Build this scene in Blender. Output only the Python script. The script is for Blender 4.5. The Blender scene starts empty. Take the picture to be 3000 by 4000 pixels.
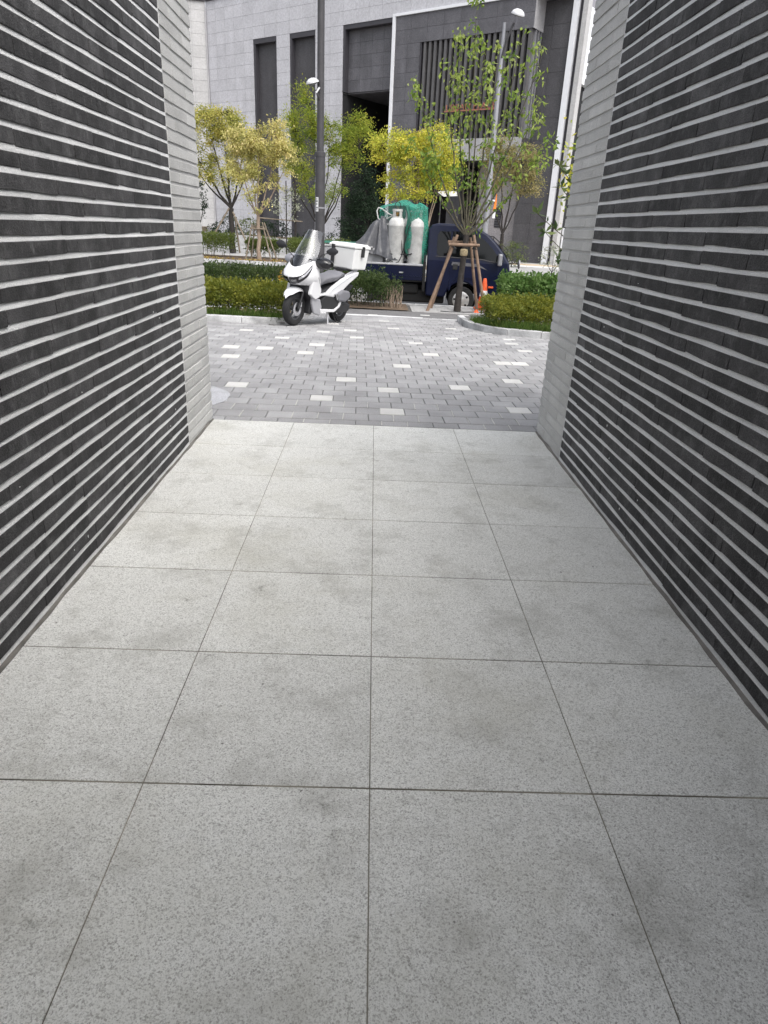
import bpy, math, random
import numpy as np
from mathutils import Vector, Matrix

R = math.radians
random.seed(7)
rng = np.random.default_rng(11)
SC = bpy.context.scene
COL = SC.collection

# ------------------------------------------------------------------ camera
PITCH, ROLL, YAW = math.atan(613.5 / 1439.0), math.atan(0.048), math.atan(47 / 1564.0)
CAM_H = 1.39
fw = Vector((math.sin(YAW) * math.cos(PITCH), math.cos(YAW) * math.cos(PITCH), -math.sin(PITCH)))
r0 = Vector((math.cos(YAW), -math.sin(YAW), 0.0)); u0 = r0.cross(fw)
rt = r0 * math.cos(ROLL) + u0 * math.sin(ROLL)
up = -r0 * math.sin(ROLL) + u0 * math.cos(ROLL)
cd = bpy.data.cameras.new('camera'); cam = bpy.data.objects.new('camera', cd); COL.objects.link(cam)
cd.sensor_fit = 'HORIZONTAL'; cd.sensor_width = 36.0; cd.lens = 1440.0 / 1659.0 * 36.0
cd.clip_start = 0.05; cd.clip_end = 2000.0
cam.matrix_world = Matrix(((rt.x, up.x, -fw.x, 0), (rt.y, up.y, -fw.y, 0), (rt.z, up.z, -fw.z, CAM_H), (0, 0, 0, 1)))
SC.camera = cam

# ------------------------------------------------------------------ sky, sun, exposure
SUN_DIR = Vector((0.45, -0.70, 1.20)).normalized()       # towards the (veiled) sun
w = bpy.data.worlds.new('World'); SC.world = w; w.use_nodes = True
nt = w.node_tree; nt.nodes.clear()
sky = nt.nodes.new('ShaderNodeTexSky'); sky.sky_type = 'NISHITA'; sky.sun_disc = False
sky.sun_elevation = math.asin(SUN_DIR.z); sky.sun_rotation = math.atan2(SUN_DIR.x, SUN_DIR.y)
sky.air_density = 1.0; sky.dust_density = 4.0; sky.ozone_density = 1.0
hs = nt.nodes.new('ShaderNodeHueSaturation'); hs.inputs['Saturation'].default_value = 0.30
bg = nt.nodes.new('ShaderNodeBackground'); bg.inputs['Strength'].default_value = 0.15
wo = nt.nodes.new('ShaderNodeOutputWorld')
nt.links.new(sky.outputs[0], hs.inputs['Color']); nt.links.new(hs.outputs[0], bg.inputs[0]); nt.links.new(bg.outputs[0], wo.inputs[0])
sd = bpy.data.lights.new('sun', 'SUN'); sd.energy = 0.9; sd.angle = R(50); sd.color = (1.0, 0.97, 0.92)
sun = bpy.data.objects.new('sun', sd); COL.objects.link(sun)
sun.rotation_euler = (-SUN_DIR).to_track_quat('-Z', 'Y').to_euler(); sun.location = (10, 0, 30)
SC.view_settings.view_transform = 'Standard'; SC.view_settings.look = 'None'
SC.view_settings.exposure = 0.95; SC.view_settings.gamma = 1.0; SC.view_settings.use_curve_mapping = False
SC.render.engine = 'CYCLES'
SC.cycles.max_bounces = 10; SC.cycles.diffuse_bounces = 6; SC.cycles.transparent_max_bounces = 12

# ------------------------------------------------------------------ materials
MATS = {}
def M(name, col, rough=0.8, metal=0.0, var=0.15, vs=4.0, speck=0.0, ss=200.0, rnd=0.0, bump=0.0, bs=60.0,
      spec=0.4, stain=0.0, sts=1.2, streak=0.0, attr=None, coords='P'):
    m = bpy.data.materials.new(name); m.use_nodes = True; n = m.node_tree.nodes; l = m.node_tree.links
    b = n['Principled BSDF']; b.inputs['Roughness'].default_value = rough; b.inputs['Metallic'].default_value = metal
    b.inputs['Specular IOR Level'].default_value = spec
    if coords == 'P':
        pos = n.new('ShaderNodeNewGeometry').outputs['Position']
    else:
        pos = n.new('ShaderNodeTexCoord').outputs['Object']
    cur = None
    def mul(x):
        nonlocal cur
        if cur is None: cur = x; return
        k = n.new('ShaderNodeMath'); k.operation = 'MULTIPLY'; l.new(cur, k.inputs[0]); l.new(x, k.inputs[1]); cur = k.outputs[0]
    def noise(sc, det, lo, hi, vec=None, f0=0.3, f1=0.7):
        t = n.new('ShaderNodeTexNoise'); t.inputs['Scale'].default_value = sc; t.inputs['Detail'].default_value = det
        l.new(vec if vec else pos, t.inputs['Vector'])
        r = n.new('ShaderNodeMapRange'); r.inputs[1].default_value = f0; r.inputs[2].default_value = f1
        r.inputs[3].default_value = lo; r.inputs[4].default_value = hi
        l.new(t.outputs[0], r.inputs[0]); return r.outputs[0]
    if var: mul(noise(vs, 5, 1 - var, 1 + var))
    if speck: mul(noise(ss, 2, 1 - speck, 1 + speck, f0=0.35, f1=0.65))
    if stain: mul(noise(sts, 6, 1 - stain, 1.0, f0=0.34, f1=0.52))
    if streak:
        mp = n.new('ShaderNodeMapping'); mp.inputs['Scale'].default_value = (1, 1, 0.12); l.new(pos, mp.inputs[0])
        mul(noise(1.6, 4, 1 - streak, 1 + streak, vec=mp.outputs[0]))
    if rnd:
        oi = n.new('ShaderNodeObjectInfo'); r = n.new('ShaderNodeMapRange'); r.inputs[3].default_value = 1 - rnd; r.inputs[4].default_value = 1 + rnd
        l.new(oi.outputs['Random'], r.inputs[0]); mul(r.outputs[0])
    if attr:
        a = n.new('ShaderNodeAttribute'); a.attribute_name = 'rnd'; cr = n.new('ShaderNodeValToRGB')
        e = cr.color_ramp.elements; e[0].color = (*attr[0], 1); e[1].color = (*attr[-1], 1)
        for i, c in enumerate(attr[1:-1]):
            k = e.new((i + 1) / (len(attr) - 1)); k.color = (*c, 1)
        l.new(a.outputs['Fac'], cr.inputs[0]); base = cr.outputs[0]
    else:
        rg = n.new('ShaderNodeRGB'); rg.outputs[0].default_value = (*col, 1); base = rg.outputs[0]
    if cur is not None:
        s = n.new('ShaderNodeVectorMath'); s.operation = 'SCALE'; l.new(base, s.inputs[0]); l.new(cur, s.inputs['Scale']); base = s.outputs[0]
    l.new(base, b.inputs['Base Color'])
    if bump:
        t = n.new('ShaderNodeTexNoise'); t.inputs['Scale'].default_value = bs; t.inputs['Detail'].default_value = 4; l.new(pos, t.inputs['Vector'])
        bp = n.new('ShaderNodeBump'); bp.inputs['Strength'].default_value = bump; bp.inputs['Distance'].default_value = 0.01
        l.new(t.outputs[0], bp.inputs['Height']); l.new(bp.outputs[0], b.inputs['Normal'])
    MATS[name] = m; return m

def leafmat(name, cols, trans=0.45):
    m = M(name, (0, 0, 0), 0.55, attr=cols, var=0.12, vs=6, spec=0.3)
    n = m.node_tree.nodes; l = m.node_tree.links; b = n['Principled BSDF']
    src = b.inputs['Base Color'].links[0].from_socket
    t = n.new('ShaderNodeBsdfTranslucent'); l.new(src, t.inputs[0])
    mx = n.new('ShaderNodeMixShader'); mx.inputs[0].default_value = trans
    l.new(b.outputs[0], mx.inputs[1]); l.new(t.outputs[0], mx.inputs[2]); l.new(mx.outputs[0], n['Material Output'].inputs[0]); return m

def glassmat(name, tint, alpha, rough=0.03):
    m = bpy.data.materials.new(name); m.use_nodes = True; n = m.node_tree.nodes; l = m.node_tree.links
    b = n['Principled BSDF']; b.inputs['Base Color'].default_value = (*tint, 1); b.inputs['Roughness'].default_value = rough
    b.inputs['Alpha'].default_value = alpha; b.inputs['Specular IOR Level'].default_value = 0.8
    MATS[name] = m; return m

M('floor_granite', (0.69, 0.69, 0.66), 0.75, var=0.05, vs=1.3, rnd=0.06, bump=0.10, bs=260)
def floor_extra():
    m = MATS['floor_granite']; n = m.node_tree.nodes; l = m.node_tree.links; b = n['Principled BSDF']
    src = b.inputs['Base Color'].links[0].from_socket
    pos = n.new('ShaderNodeNewGeometry').outputs['Position']
    def rng_(v, f0, f1):
        r = n.new('ShaderNodeMapRange'); r.inputs[1].default_value = f0; r.inputs[2].default_value = f1; l.new(v, r.inputs[0]); return r.outputs[0]
    def nz(sc, det, f0, f1, off, rough=0.62):
        mp = n.new('ShaderNodeMapping'); mp.inputs['Location'].default_value = off; l.new(pos, mp.inputs[0])
        t = n.new('ShaderNodeTexNoise'); t.inputs['Scale'].default_value = sc; t.inputs['Detail'].default_value = det; t.inputs['Roughness'].default_value = rough
        l.new(mp.outputs[0], t.inputs['Vector']); return rng_(t.outputs[0], f0, f1)
    def grain(sc, f0, f1, off):
        mp = n.new('ShaderNodeMapping'); mp.inputs['Location'].default_value = off; l.new(pos, mp.inputs[0])
        t = n.new('ShaderNodeTexVoronoi'); t.inputs['Scale'].default_value = sc; l.new(mp.outputs[0], t.inputs['Vector'])
        sp = n.new('ShaderNodeSeparateColor'); l.new(t.outputs['Color'], sp.inputs[0]); return rng_(sp.outputs[0], f0, f1)
    def mixc(f, col, amt, s, gate=None):
        k = n.new('ShaderNodeMath'); k.operation = 'MULTIPLY'; l.new(f, k.inputs[0]); k.inputs[1].default_value = amt; fo = k.outputs[0]
        if gate is not None:
            k2 = n.new('ShaderNodeMath'); k2.operation = 'MULTIPLY'; l.new(fo, k2.inputs[0]); l.new(gate, k2.inputs[1]); fo = k2.outputs[0]
        x = n.new('ShaderNodeMix'); x.data_type = 'RGBA'; l.new(fo, x.inputs[0]); l.new(s, x.inputs[6]); x.inputs[7].default_value = (*col, 1); return x.outputs[2]
    src = mixc(grain(260, 0.32, 0.0, (1, 2, 0)), (0.20, 0.195, 0.18), 0.66, src)       # mica grains
    src = mixc(grain(460, 0.40, 0.0, (3, 1, 0)), (0.20, 0.195, 0.18), 0.60, src)
    src = mixc(grain(300, 0.70, 1.0, (7, 5, 0)), (0.86, 0.86, 0.84), 0.55, src)        # quartz grains
    src = mixc(nz(3.2, 8, 0.50, 0.70, (3, 1, 0), 0.75), (0.24, 0.235, 0.21), 0.50, src)   # worn grey patches
    src = mixc(nz(1.1, 6, 0.50, 0.72, (9, 4, 0), 0.7), (0.36, 0.345, 0.27), 0.36, src)    # yellowish wear
    src = mixc(nz(11.0, 6, 0.60, 0.74, (0, 7, 0), 0.75), (0.10, 0.095, 0.08), 0.85, src, nz(1.7, 3, 0.38, 0.56, (2, 9, 0)))   # scuffs
    src = mixc(nz(30.0, 2, 0.735, 0.78, (5, 2, 0)), (0.05, 0.045, 0.04), 0.8, src)        # dark spots
    l.new(src, b.inputs['Base Color'])
floor_extra()
M('joint_dark', (0.20, 0.185, 0.15), 0.95, var=0.9, vs=3.0, stain=.5, sts=9)
M('brick_dark', (0.053, 0.0515, 0.053), 0.85, var=0.32, vs=6, speck=0.5, ss=300, rnd=0.34, bump=0.5, bs=170, stain=0.2, sts=5)
def brick_haze():
    m = MATS['brick_dark']; n = m.node_tree.nodes; l = m.node_tree.links; b = n['Principled BSDF']; src = b.inputs['Base Color'].links[0].from_socket
    pos = n.new('ShaderNodeNewGeometry').outputs['Position']
    for sc, f0, f1, amt, zs in ((9, .50, .80, .22, 1.0), (40, .54, .80, .22, .45), (16, .62, .76, .28, .25)):
        mp = n.new('ShaderNodeMapping'); mp.inputs['Scale'].default_value = (1, 1, zs); mp.inputs['Location'].default_value = (sc, 3, 1); l.new(pos, mp.inputs[0])
        t = n.new('ShaderNodeTexNoise'); t.inputs['Scale'].default_value = sc; t.inputs['Detail'].default_value = 7; t.inputs['Roughness'].default_value = .7; l.new(mp.outputs[0], t.inputs['Vector'])
        r = n.new('ShaderNodeMapRange'); r.inputs[1].default_value = f0; r.inputs[2].default_value = f1; r.inputs[4].default_value = amt; l.new(t.outputs[0], r.inputs[0])
        x = n.new('ShaderNodeMix'); x.data_type = 'RGBA'; l.new(r.outputs[0], x.inputs[0]); l.new(src, x.inputs[6]); x.inputs[7].default_value = (.42, .42, .42, 1); src = x.outputs[2]
    l.new(src, b.inputs['Base Color'])
brick_haze()
M('brick_light', (0.52, 0.515, 0.50), 0.85, var=0.07, vs=6, speck=0.24, ss=300, rnd=0.11, bump=0.45, bs=170, stain=0.08, sts=4)
M('mortar', (0.72, 0.72, 0.715), 0.9, var=0.07, vs=5, speck=0.10, ss=240, bump=0.5, bs=120)
M('mortar_grey', (0.50, 0.495, 0.485), 0.9, var=0.08, vs=5, speck=0.12, ss=240, bump=0.5, bs=120)
M('mortar_dirty', (0.17, 0.16, 0.145), 0.95, var=0.35, vs=9, bump=0.5, bs=80)
M('shade_slab', (0.62, 0.61, 0.60), 0.9, var=0.05)
M('paver', (0.31, 0.306, 0.308), 0.9, var=0.13, vs=3, speck=0.16, ss=260, rnd=0.11, bump=0.3, bs=200, stain=0.10)
M('paver_far', (0.345, 0.34, 0.34), 0.9, var=0.13, vs=3, speck=0.16, ss=260, bump=0.3, bs=200, stain=0.10, attr=[(0.26, 0.256, 0.258), (0.31, 0.306, 0.308), (0.36, 0.356, 0.358)])
M('paver_white', (0.54, 0.53, 0.51), 0.85, var=0.08, vs=5, speck=0.06, ss=260, rnd=0.05, bump=0.2, bs=200)
M('paver_path', (0.15, 0.147, 0.148), 0.9, var=0.12, vs=3, speck=0.12, rnd=0.1, bump=0.3)
M('joint_sand', (0.10, 0.096, 0.09), 0.95, var=0.25, vs=8)
M('sand_light', (0.45, 0.44, 0.42), 0.95, var=0.15, vs=9)
M('kerb', (0.47, 0.47, 0.47), 0.8, var=0.2, vs=5, speck=0.22, ss=160, rnd=0.12, bump=0.3, bs=90, stain=0.4, sts=3)
M('asphalt', (0.075, 0.075, 0.078), 0.9, var=0.2, vs=1.0, speck=0.35, ss=120, bump=0.4, bs=120)
M('ground_mat', (0.20, 0.19, 0.18), 0.95, var=0.2, vs=0.3)
M('far_pave', (0.34, 0.335, 0.33), 0.9, var=0.15, vs=0.6, speck=0.1, ss=20)
M('pave_tan', (0.50, 0.40, 0.29), 0.9, var=0.12, vs=1)
M('pave_white', (0.60, 0.60, 0.60), 0.85, var=0.1, vs=1)
M('soil', (0.12, 0.085, 0.058), 1.0, var=0.4, vs=7, speck=0.3, ss=60, bump=0.8, bs=40)
M('yellow_line', (0.62, 0.40, 0.08), 0.8, var=0.2, vs=5)
M('white_line', (0.70, 0.70, 0.68), 0.8, var=0.15, vs=5)
M('granite_pale', (0.47, 0.468, 0.495), 0.65, var=0.06, vs=0.8, speck=0.10, ss=9, rnd=0.045, streak=0.05)
M('granite_warm', (0.43, 0.425, 0.425), 0.65, var=0.06, vs=0.8, speck=0.08, ss=9, rnd=0.04)
M('granite_back', (0.27, 0.265, 0.29), 0.9, var=0.1)
M('stone_dark', (0.105, 0.103, 0.114), 0.6, var=0.12, vs=1.5, speck=0.18, ss=14, rnd=0.09, streak=0.16)
M('stone_darker', (0.070, 0.068, 0.074), 0.6, var=0.1, vs=1.5, speck=0.18, ss=14, rnd=0.08, streak=0.10)
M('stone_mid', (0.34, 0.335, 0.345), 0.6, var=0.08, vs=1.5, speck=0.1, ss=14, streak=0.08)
M('stone_rose', (0.40, 0.375, 0.38), 0.7, var=0.08, vs=1.5, speck=0.22, ss=14)
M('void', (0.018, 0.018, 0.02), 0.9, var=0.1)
M('frame_dark', (0.045, 0.043, 0.05), 0.5, var=0.1)
M('metal_white', (0.72, 0.73, 0.76), 0.35, var=0.04, spec=0.5)
M('metal_grey', (0.30, 0.30, 0.32), 0.4, metal=0.4, var=0.08, vs=3)
M('slat', (0.10, 0.097, 0.10), 0.5, var=0.12, vs=2, rnd=0.1)
M('rust', (0.30, 0.125, 0.085), 0.6, var=0.2, vs=3)
M('pole_paint', (0.060, 0.058, 0.062), 0.55, metal=0.2, var=0.15, vs=6, speck=0.12, ss=90)
M('black_metal', (0.018, 0.018, 0.02), 0.45, var=0.1)
M('black_plastic', (0.022, 0.022, 0.024), 0.5, var=0.12)
M('black_gloss', (0.012, 0.012, 0.014), 0.12, var=0.0, spec=0.6)
M('rubber', (0.020, 0.020, 0.021), 0.85, var=0.2, vs=12)
M('scooter_white', (0.66, 0.66, 0.67), 0.22, var=0.02, spec=0.5)
M('box_white', (0.70, 0.70, 0.69), 0.4, var=0.03)
M('seat_grey', (0.16, 0.16, 0.175), 0.65, var=0.08, speck=0.06, ss=200)
M('silver_panel', (0.42, 0.42, 0.44), 0.4, metal=0.3, var=0.06)
M('muff_grey', (0.30, 0.30, 0.33), 0.8, var=0.2, vs=14)
M('chrome', (0.75, 0.75, 0.77), 0.15, metal=1.0, var=0.0)
M('alloy', (0.10, 0.10, 0.105), 0.4, metal=0.5, var=0.05)
M('truck_blue', (0.004, 0.0068, 0.028), 0.28, var=0.15, vs=3, spec=0.35)
M('truck_glass', (0.004, 0.0045, 0.005), 0.06, var=0, spec=0.3)
M('truck_under', (0.012, 0.012, 0.013), 0.8, var=0.2)
M('alu', (0.58, 0.58, 0.60), 0.4, metal=0.5, var=0.1, vs=8)
M('hubcap', (0.50, 0.50, 0.50), 0.4, metal=0.5, var=0.12, vs=14)
M('gas_white', (0.58, 0.575, 0.56), 0.5, var=0.10, vs=7, stain=0.22, sts=5, speck=.08, ss=60)
M('brass', (0.30, 0.18, 0.06), 0.4, metal=0.7, var=0.1)
M('tarp', (0.085, 0.086, 0.095), 0.30, var=0.25, vs=9, bump=0.7, bs=16)
M('load_grey', (0.33, 0.33, 0.34), 0.85, var=0.12, vs=9, bump=0.3, bs=30)
M('net_flat', (0.02, 0.12, 0.085), 0.7, var=0.2, vs=20)
M('cone_orange', (0.72, 0.11, 0.03), 0.55, var=0.15, vs=9)
M('wood_stake', (0.20, 0.135, 0.095), 0.85, var=0.3, vs=9, bump=0.6, bs=40, streak=0.15)
M('wood_old', (0.20, 0.165, 0.125), 0.9, var=0.3, vs=9)
M('burlap', (0.42, 0.34, 0.21), 0.95, var=0.25, vs=30, bump=0.6, bs=120)
M('bark', (0.036, 0.031, 0.028), 0.95, var=0.35, vs=16, bump=0.8, bs=50)
M('bark_pale', (0.28, 0.215, 0.165), 0.9, var=0.25, vs=14)
M('bark_mid', (0.075, 0.068, 0.048), 0.9, var=0.3, vs=14)
M('bark_dark', (0.030, 0.026, 0.024), 0.95, var=0.3, vs=12)
M('sticker', (0.72, 0.72, 0.72), 0.5, var=0.05)
M('ink', (0.05, 0.05, 0.06), 0.6, var=0)
M('banner_orange', (0.80, 0.22, 0.03), 0.6, var=0.1)
M('lamp_white', (0.62, 0.62, 0.64), 0.35, var=0.05)
M('lens', (0.20, 0.20, 0.20), 0.1, var=0.1, vs=30)
M('concrete_patch', (0.42, 0.42, 0.44), 0.9, var=0.12, vs=6, speck=0.25, ss=120, bump=0.4, bs=90)
leafmat('leaf_box', [(0.028, 0.052, 0.012), (0.085, 0.115, 0.018), (0.19, 0.205, 0.028), (0.32, 0.30, 0.05)])
leafmat('leaf_hedge', [(0.018, 0.038, 0.012), (0.035, 0.065, 0.020), (0.075, 0.11, 0.035), (0.12, 0.15, 0.06)])
leafmat('leaf_bright', [(0.025, 0.065, 0.015), (0.06, 0.13, 0.028), (0.12, 0.21, 0.05), (0.27, 0.36, 0.16)])
leafmat('leaf_far', [(0.05, 0.08, 0.022), (0.10, 0.145, 0.035), (0.16, 0.20, 0.05), (0.22, 0.24, 0.08)])
leafmat('leaf_yellow', [(0.156, 0.195, 0.039), (0.338, 0.351, 0.078), (0.52, 0.481, 0.13), (0.65, 0.52, 0.169)])
leafmat('leaf_cream', [(0.244, 0.268, 0.073), (0.464, 0.439, 0.146), (0.683, 0.622, 0.256), (0.781, 0.647, 0.342)])
leafmat('leaf_lime', [(0.175, 0.25, 0.037), (0.4, 0.45, 0.062), (0.625, 0.6, 0.088), (0.775, 0.65, 0.125)])
leafmat('leaf_green', [(0.104, 0.169, 0.026), (0.208, 0.286, 0.039), (0.338, 0.377, 0.046), (0.468, 0.429, 0.065)])
leafmat('leaf_tree', [(0.081, 0.149, 0.027), (0.176, 0.27, 0.047), (0.297, 0.378, 0.068), (0.486, 0.54, 0.216)])
leafmat('leaf_dark', [(0.012, 0.028, 0.014), (0.026, 0.050, 0.026), (0.050, 0.080, 0.045)])
leafmat('leaf_brown', [(0.15, 0.17, 0.05), (0.28, 0.26, 0.10), (0.36, 0.29, 0.14), (0.34, 0.37, 0.13)])
leafmat('leaf_pale', [(0.20, 0.23, 0.14), (0.36, 0.38, 0.28), (0.52, 0.52, 0.44)])
leafmat('leaf_glossy', [(0.035, 0.065, 0.02), (0.08, 0.12, 0.04), (0.15, 0.18, 0.06)], 0.2)
leafmat('leaf_grass', [(0.04, 0.085, 0.015), (0.085, 0.15, 0.025), (0.17, 0.23, 0.06)])
leafmat('leaf_litter', [(0.40, 0.27, 0.05), (0.50, 0.38, 0.12), (0.25, 0.13, 0.05)])
leafmat('leaf_orange', [(0.42, 0.22, 0.03), (0.50, 0.33, 0.05), (0.30, 0.24, 0.04)])
def screenmat():
    m = bpy.data.materials.new('screen_glass'); m.use_nodes = True; n = m.node_tree.nodes; l = m.node_tree.links; n.remove(n['Principled BSDF'])
    t = n.new('ShaderNodeBsdfTransparent'); t.inputs[0].default_value = (.80, .82, .84, 1)
    g = n.new('ShaderNodeBsdfGlossy'); g.inputs['Color'].default_value = (.95, .96, 1, 1); g.inputs['Roughness'].default_value = .08
    f = n.new('ShaderNodeFresnel'); f.inputs[0].default_value = 1.75
    x = n.new('ShaderNodeMixShader'); l.new(f.outputs[0], x.inputs[0]); l.new(t.outputs[0], x.inputs[1]); l.new(g.outputs[0], x.inputs[2]); l.new(x.outputs[0], n['Material Output'].inputs[0]); MATS['screen_glass'] = m
screenmat()
glassmat('lamp_glass', (0.35, 0.36, 0.38), 0.75)
def netmat():
    m = bpy.data.materials.new('net_green'); m.use_nodes = True; n = m.node_tree.nodes; l = m.node_tree.links
    b = n['Principled BSDF']; b.inputs['Base Color'].default_value = (0.03, 0.27, 0.19, 1); b.inputs['Roughness'].default_value = 0.6
    tc = n.new('ShaderNodeTexCoord'); t = n.new('ShaderNodeTexVoronoi'); t.inputs['Scale'].default_value = 42.0
    l.new(tc.outputs['Object'], t.inputs['Vector'])
    ns = n.new('ShaderNodeTexNoise'); ns.inputs['Scale'].default_value = 6; l.new(tc.outputs['Object'], ns.inputs['Vector'])
    ad = n.new('ShaderNodeMath'); ad.operation = 'ADD'; l.new(t.outputs['Distance'], ad.inputs[0]); l.new(ns.outputs[0], ad.inputs[1])
    r = n.new('ShaderNodeMapRange'); r.inputs[1].default_value = 0.7; r.inputs[2].default_value = 1.25; r.inputs[3].default_value = 0.38; r.inputs[4].default_value = 0.9
    l.new(ad.outputs[0], r.inputs[0]); l.new(r.outputs[0], b.inputs['Alpha']); MATS['net_green'] = m
netmat()

# ------------------------------------------------------------------ mesh helpers
class MB:
    def __init__(s): s.v = []; s.f = []
    def add(s, vs, fs):
        o = len(s.v); s.v.extend([tuple(p) for p in vs]); s.f.extend([tuple(i + o for i in q) for q in fs]); return s
    def box(s, x0, x1, y0, y1, z0, z1):
        return s.add([(x0, y0, z0), (x1, y0, z0), (x1, y1, z0), (x0, y1, z0), (x0, y0, z1), (x1, y0, z1), (x1, y1, z1), (x0, y1, z1)],
                     [(0, 3, 2, 1), (4, 5, 6, 7), (0, 1, 5, 4), (1, 2, 6, 5), (2, 3, 7, 6), (3, 0, 4, 7)])
    def bar(s, p, q, a, b=None, ref=(0, 0, 1)):
        b = b or a; p = Vector(p); q = Vector(q); d = (q - p).normalized(); r = Vector(ref)
        if abs(d.dot(r)) > 0.95: r = Vector((1, 0, 0))
        x = d.cross(r).normalized() * a / 2; y = d.cross(x).normalized() * b / 2
        vs = [p - x - y, p + x - y, p + x + y, p - x + y, q - x - y, q + x - y, q + x + y, q - x + y]
        return s.add(vs, [(0, 3, 2, 1), (4, 5, 6, 7), (0, 1, 5, 4), (1, 2, 6, 5), (2, 3, 7, 6), (3, 0, 4, 7)])
    def tube(s, pts, rad, n=8, cap=True):
        pts = [Vector(p) for p in pts]; rad = [rad] * len(pts) if not hasattr(rad, '__len__') else rad
        o = len(s.v); prev = None
        for i, p in enumerate(pts):
            d = (pts[min(i + 1, len(pts) - 1)] - pts[max(i - 1, 0)]).normalized()
            r = prev if prev is not None else (Vector((0, 0, 1)) if abs(d.z) < 0.9 else Vector((1, 0, 0)))
            x = (r - d * r.dot(d)).normalized(); prev = x; y = d.cross(x)
            for k in range(n):
                a = 2 * math.pi * k / n; s.v.append(tuple(p + (x * math.cos(a) + y * math.sin(a)) * rad[i]))
        for i in range(len(pts) - 1):
            for k in range(n):
                a = o + i * n + k; b = o + i * n + (k + 1) % n; s.f.append((a, b, b + n, a + n))
        if cap:
            s.f.append(tuple(o + k for k in range(n))[::-1]); s.f.append(tuple(o + (len(pts) - 1) * n + k for k in range(n)))
        return s
    def lathe(s, prof, c=(0, 0, 0), n=16, axis='z'):
        o = len(s.v)
        for r, h in prof:
            for k in range(n):
                a = 2 * math.pi * k / n; x, y = r * math.cos(a), r * math.sin(a)
                p = (x, y, h) if axis == 'z' else ((x, h, y) if axis == 'y' else (h, x, y))
                s.v.append((p[0] + c[0], p[1] + c[1], p[2] + c[2]))
        for i in range(len(prof) - 1):
            for k in range(n):
                a = o + i * n + k; b = o + i * n + (k + 1) % n; s.f.append((a, b, b + n, a + n))
        return s
    def prism(s, poly, h0, h1, axis='y'):
        n = len(poly)
        def P(a, b, h): return (a, h, b) if axis == 'y' else ((a, b, h) if axis == 'z' else (h, a, b))
        vs = [P(a, b, h0) for a, b in poly] + [P(a, b, h1) for a, b in poly]
        fs = [tuple(range(n)), tuple(range(2 * n - 1, n - 1, -1))] + [(i, i + n, (i + 1) % n + n, (i + 1) % n) for i in range(n)]
        return s.add(vs, fs)
    def grid(s, rows, closed=False):
        nr, nc = len(rows), len(rows[0]); vs = [p for r in rows for p in r]; fs = []
        for i in range(nr - 1):
            for j in range(nc if closed else nc - 1):
                a = i * nc + j; b = i * nc + (j + 1) % nc; fs.append((a, b, b + nc, a + nc))
        return s.add(vs, fs)
    def mesh(s, name, mat=None, smooth=None):
        me = bpy.data.meshes.new(name); me.from_pydata(s.v, [], s.f); me.update()
        if mat: me.materials.append(MATS[mat])
        if smooth is not None:
            me.shade_smooth(); me.set_sharp_from_angle(angle=R(smooth))
        return me
    def build(s, name, mat, parent=None, smooth=None, bevel=0, kind=None, label=None, cat=None, group=None, subsurf=0, fixn=True):
        me = s.mesh(name, mat, smooth)
        if fixn:
            import bmesh
            bm = bmesh.new(); bm.from_mesh(me); bmesh.ops.recalc_face_normals(bm, faces=bm.faces); bm.to_mesh(me); bm.free()
        return obj(name, me, parent, bevel, kind, label, cat, group, subsurf)

def obj(name, me, parent=None, bevel=0, kind=None, label=None, cat=None, group=None, subsurf=0):
    o = bpy.data.objects.new(name, me); COL.objects.link(o)
    if parent: o.parent = parent
    if bevel:
        b = o.modifiers.new('bevel', 'BEVEL'); b.width = bevel; b.segments = 2; b.limit_method = 'ANGLE'; b.angle_limit = R(35)
    if subsurf:
        q = o.modifiers.new('sub', 'SUBSURF'); q.levels = subsurf; q.render_levels = subsurf
    tag(o, label, cat, group, kind); return o
def tag(o, label=None, cat=None, group=None, kind=None):
    if label: o['label'] = label
    if cat: o['category'] = cat
    if group: o['group'] = group
    if kind: o['kind'] = kind
    return o
def thing(name, loc, label, cat, group=None, rz=0, kind=None):
    o = bpy.data.objects.new(name, None); COL.objects.link(o); o.location = loc; o.rotation_euler = (0, 0, rz)
    o.empty_display_size = 0.2; return tag(o, label, cat, group, kind)

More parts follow.
